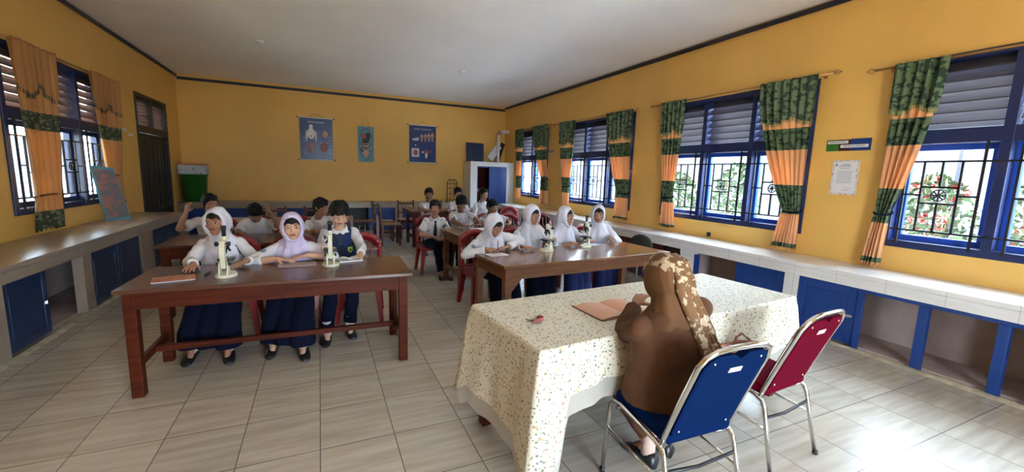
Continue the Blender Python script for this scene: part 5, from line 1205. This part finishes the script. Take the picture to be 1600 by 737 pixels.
person('boy half hidden behind the writing girl, looking to the right', (2.48, 6.18, 1.042), (2.60, 6.52, .50), (2.40, 5.93, .795), (2.66, 5.92, .795), face=-5, yaw=28, pitch=12, s=.96,
       hair={'big': 1.02}, top='printshirt', sleeve='short', bottom='trousers', hr={'d': (1, -.2, 0), 't': (0, -1, 0)}, hl={'d': (-1, 0, 0), 't': (0, 1, 0)}, elb={-1: (-1, -.3, -.3), 1: (1, -.3, -.3)}, vox=.0065, extras=('collar',))
# ---- back row
person('smiling boy with folded arms in the back row, behind the boy in a tie', (1.915, 8.08, 1.13), (1.95, 8.22, .54), (2.02, 7.93, .86), (1.80, 7.92, .85), face=-8, yaw=-4, pitch=6, s=1.0,
       hair={'big': 1.0}, top='shirt', sleeve='short', bottom='trousers', hr={'d': (1, -.1, 0), 't': (0, 0, 1), 'n': (0, -1, 0)}, hl={'d': (-1, -.1, 0), 't': (0, 0, 1), 'n': (0, -1, 0)}, elb={-1: (-1, -.2, -.5), 1: (1, -.2, -.5)}, skin='skin_dark', vox=.0075, cvox=.009, extras=('collar',))
person('boy in the back row in front of the black wire rack', (2.61, 8.42, 1.135), (2.63, 8.50, .52), (2.52, 8.2, .63), (2.70, 8.2, .63), face=-12, yaw=10, pitch=6, s=1.0,
       hair={'big': 1.0}, top='shirt', sleeve='short', bottom='trousers', vox=.0075, cvox=.009, extras=('collar', 'armpatch'))
person('boy in the back row in front of the open corner cupboard, looking right', (3.13, 8.30, 1.135), (3.18, 8.44, .52), (3.05, 8.1, .68), (3.32, 8.12, .64), face=-5, yaw=30, pitch=4, s=1.02,
       hair={'big': 1.0}, top='shirt', sleeve='long', bottom='trousers', vox=.0075, cvox=.009, extras=('collar',))
# ---- teacher seen from behind
T, f = person('teacher in a brown tunic and floral brown headscarf seen from behind on the blue chair', (1.512, 1.50, 1.088), (1.60, 1.485, .535), (1.90, 1.80, .80), (1.575, 1.765, .862), face=176, yaw=-6, pitch=16, s=.98, adult=True, wd=1.34,
       top='brown', sleeve='long', bottom='trousers', bmat='brown', sock='sock_cream', vox=.0055, cvox=.008, elb={1: (-.75, -.2, -.9), -1: (1, -.3, -.6)}, hl={'d': (.75, .35, .30), 'curl': 18, 'n': (-.5, -.2, .8), 't': (.6, 0, .6)}, hr={'d': (-.5, .8, 0)},
       knees={1: (1.50, 1.86, .51), -1: (1.72, 1.86, .51)}, ankles={1: (1.60, 1.60, .09), -1: (1.76, 1.64, .09)})
# ---- teacher's headscarf: hood, shoulder wrap and the long floral tail down her back
hp, P_, A_, tl_, Sd_, Fr_, NB_ = f['hp'], f['P'], f['A'], f['tl'], f['Sd'], f['Fr'], f['NB']
def hr2(y, rxx, rt, rb, zc=0, n=28): return [hp(rxx*math.cos(a), y, zc+(rt if math.sin(a) > 0 else rb)*math.sin(a)) for a in [k*2*PI/n for k in range(n)]]
q = MB(); q.loft([hr2(-.05, .055, .07, .08), hr2(-.080, .064, .086, .104), hr2(-.06, .082, .104, .118), hr2(-.01, .092, .117, .122), hr2(.04, .092, .116, .124), hr2(.085, .080, .100, .118), hr2(.112, .056, .070, .088), hr2(.124, .024, .032, .036)])
def cr2(c, a, b_, fold, ph, sd=Sd_, fr=Fr_, n=36): return [c+sd*a*math.cos(k*2*PI/n)*(1+fold*math.sin(8*k*2*PI/n+ph))+fr*b_*math.sin(k*2*PI/n)*(1+fold*math.sin(8*k*2*PI/n+ph)) for k in range(n)]
hS, hF = f['HM'] @ Vector((1, 0, 0)), f['HM'] @ Vector((0, -1, 0))
q.loft([cr2(hp(0, .02, -.05), .076, .082, .01, 0, hS, hF), cr2(hp(0, .025, -.10), .076, .084, .03, .4, hS, hF), cr2(NB_+A_*.005, .090, .090, .04, .8), cr2(P_+A_*tl_*.95, .125, .108, .04, 1.2), cr2(P_+A_*tl_*.89, .150, .118, .03, 1.6), cr2(P_+A_*tl_*.86, .135, .110, .02, 1.6)])
me = remesh(q, .0065, 3, .0035, 15, (1, 1, .5)); me.materials.append(M_['scarf']); sc_ = link('headscarf', me, T)
def tail(path, widths, thick, nm, m, fold):
    q = MB(); R_ = []; n = 30
    for i, (p, w_) in enumerate(zip(path, widths)):
        p = Vector(p); a = Vector(path[max(0, i-1)]); b = Vector(path[min(len(path)-1, i+1)]); tt = (b-a).normalized(); sx = (Sd_*-1 - tt*(-Sd_).dot(tt)).normalized(); nx = tt.cross(sx)
        R_.append([p+sx*w_*math.cos(k*2*PI/n)+nx*(thick*math.sin(k*2*PI/n)+fold*math.sin(3.2*PI*math.cos(k*2*PI/n)+i*.25)) for k in range(n)])
    q.loft(R_); me = remesh(q, .0060, 3, .003, 22, (1, 1, .35)); me.materials.append(M_[m]); return link(nm, me, T)
# leaves the crown on the right, hangs past the shoulder to the lower back
hpv = lambda x, y, z: tuple(hp(x, y, z))
path = [hpv(-.035, .02, .098), hpv(-.045, .085, .055), hpv(-.042, .108, -.01), hpv(-.040, .118, -.08)]
e0 = Vector(path[-1]); path += [tuple(e0+Vector(v)) for v in ((.035, -.022, -.075), (.075, -.05, -.16), (.110, -.075, -.25), (.140, -.095, -.33), (.158, -.105, -.40))]
tail(path, [.026, .038, .042, .042, .040, .038, .036, .032, .024], .012, 'scarf_tail', 'scarf_floral', .008)
path2 = [hpv(-.02, .105, .065), hpv(-.010, .132, 0), hpv(-.005, .135, -.07)]
e0 = Vector(path2[-1]); path2 += [tuple(e0+Vector(v)) for v in ((.02, -.02, -.08), (.055, -.045, -.17), (.095, -.065, -.27), (.125, -.085, -.36), (.145, -.10, -.43))]
tail(path2, [.03, .04, .036, .030, .028, .026, .024, .016], .014, 'scarf_tail', 'scarf_floral', .004)
q = MB(); cx_ = NB_-Fr_*.125+A_*.0
for i in range(5): q.ell(NB_-Fr_*(.118+.002*i)-A_*(.02+.012*i)-Sd_*(.0-.035*i+.06), (.035, .008, .014), 12)
bpy.context.view_layer.update()
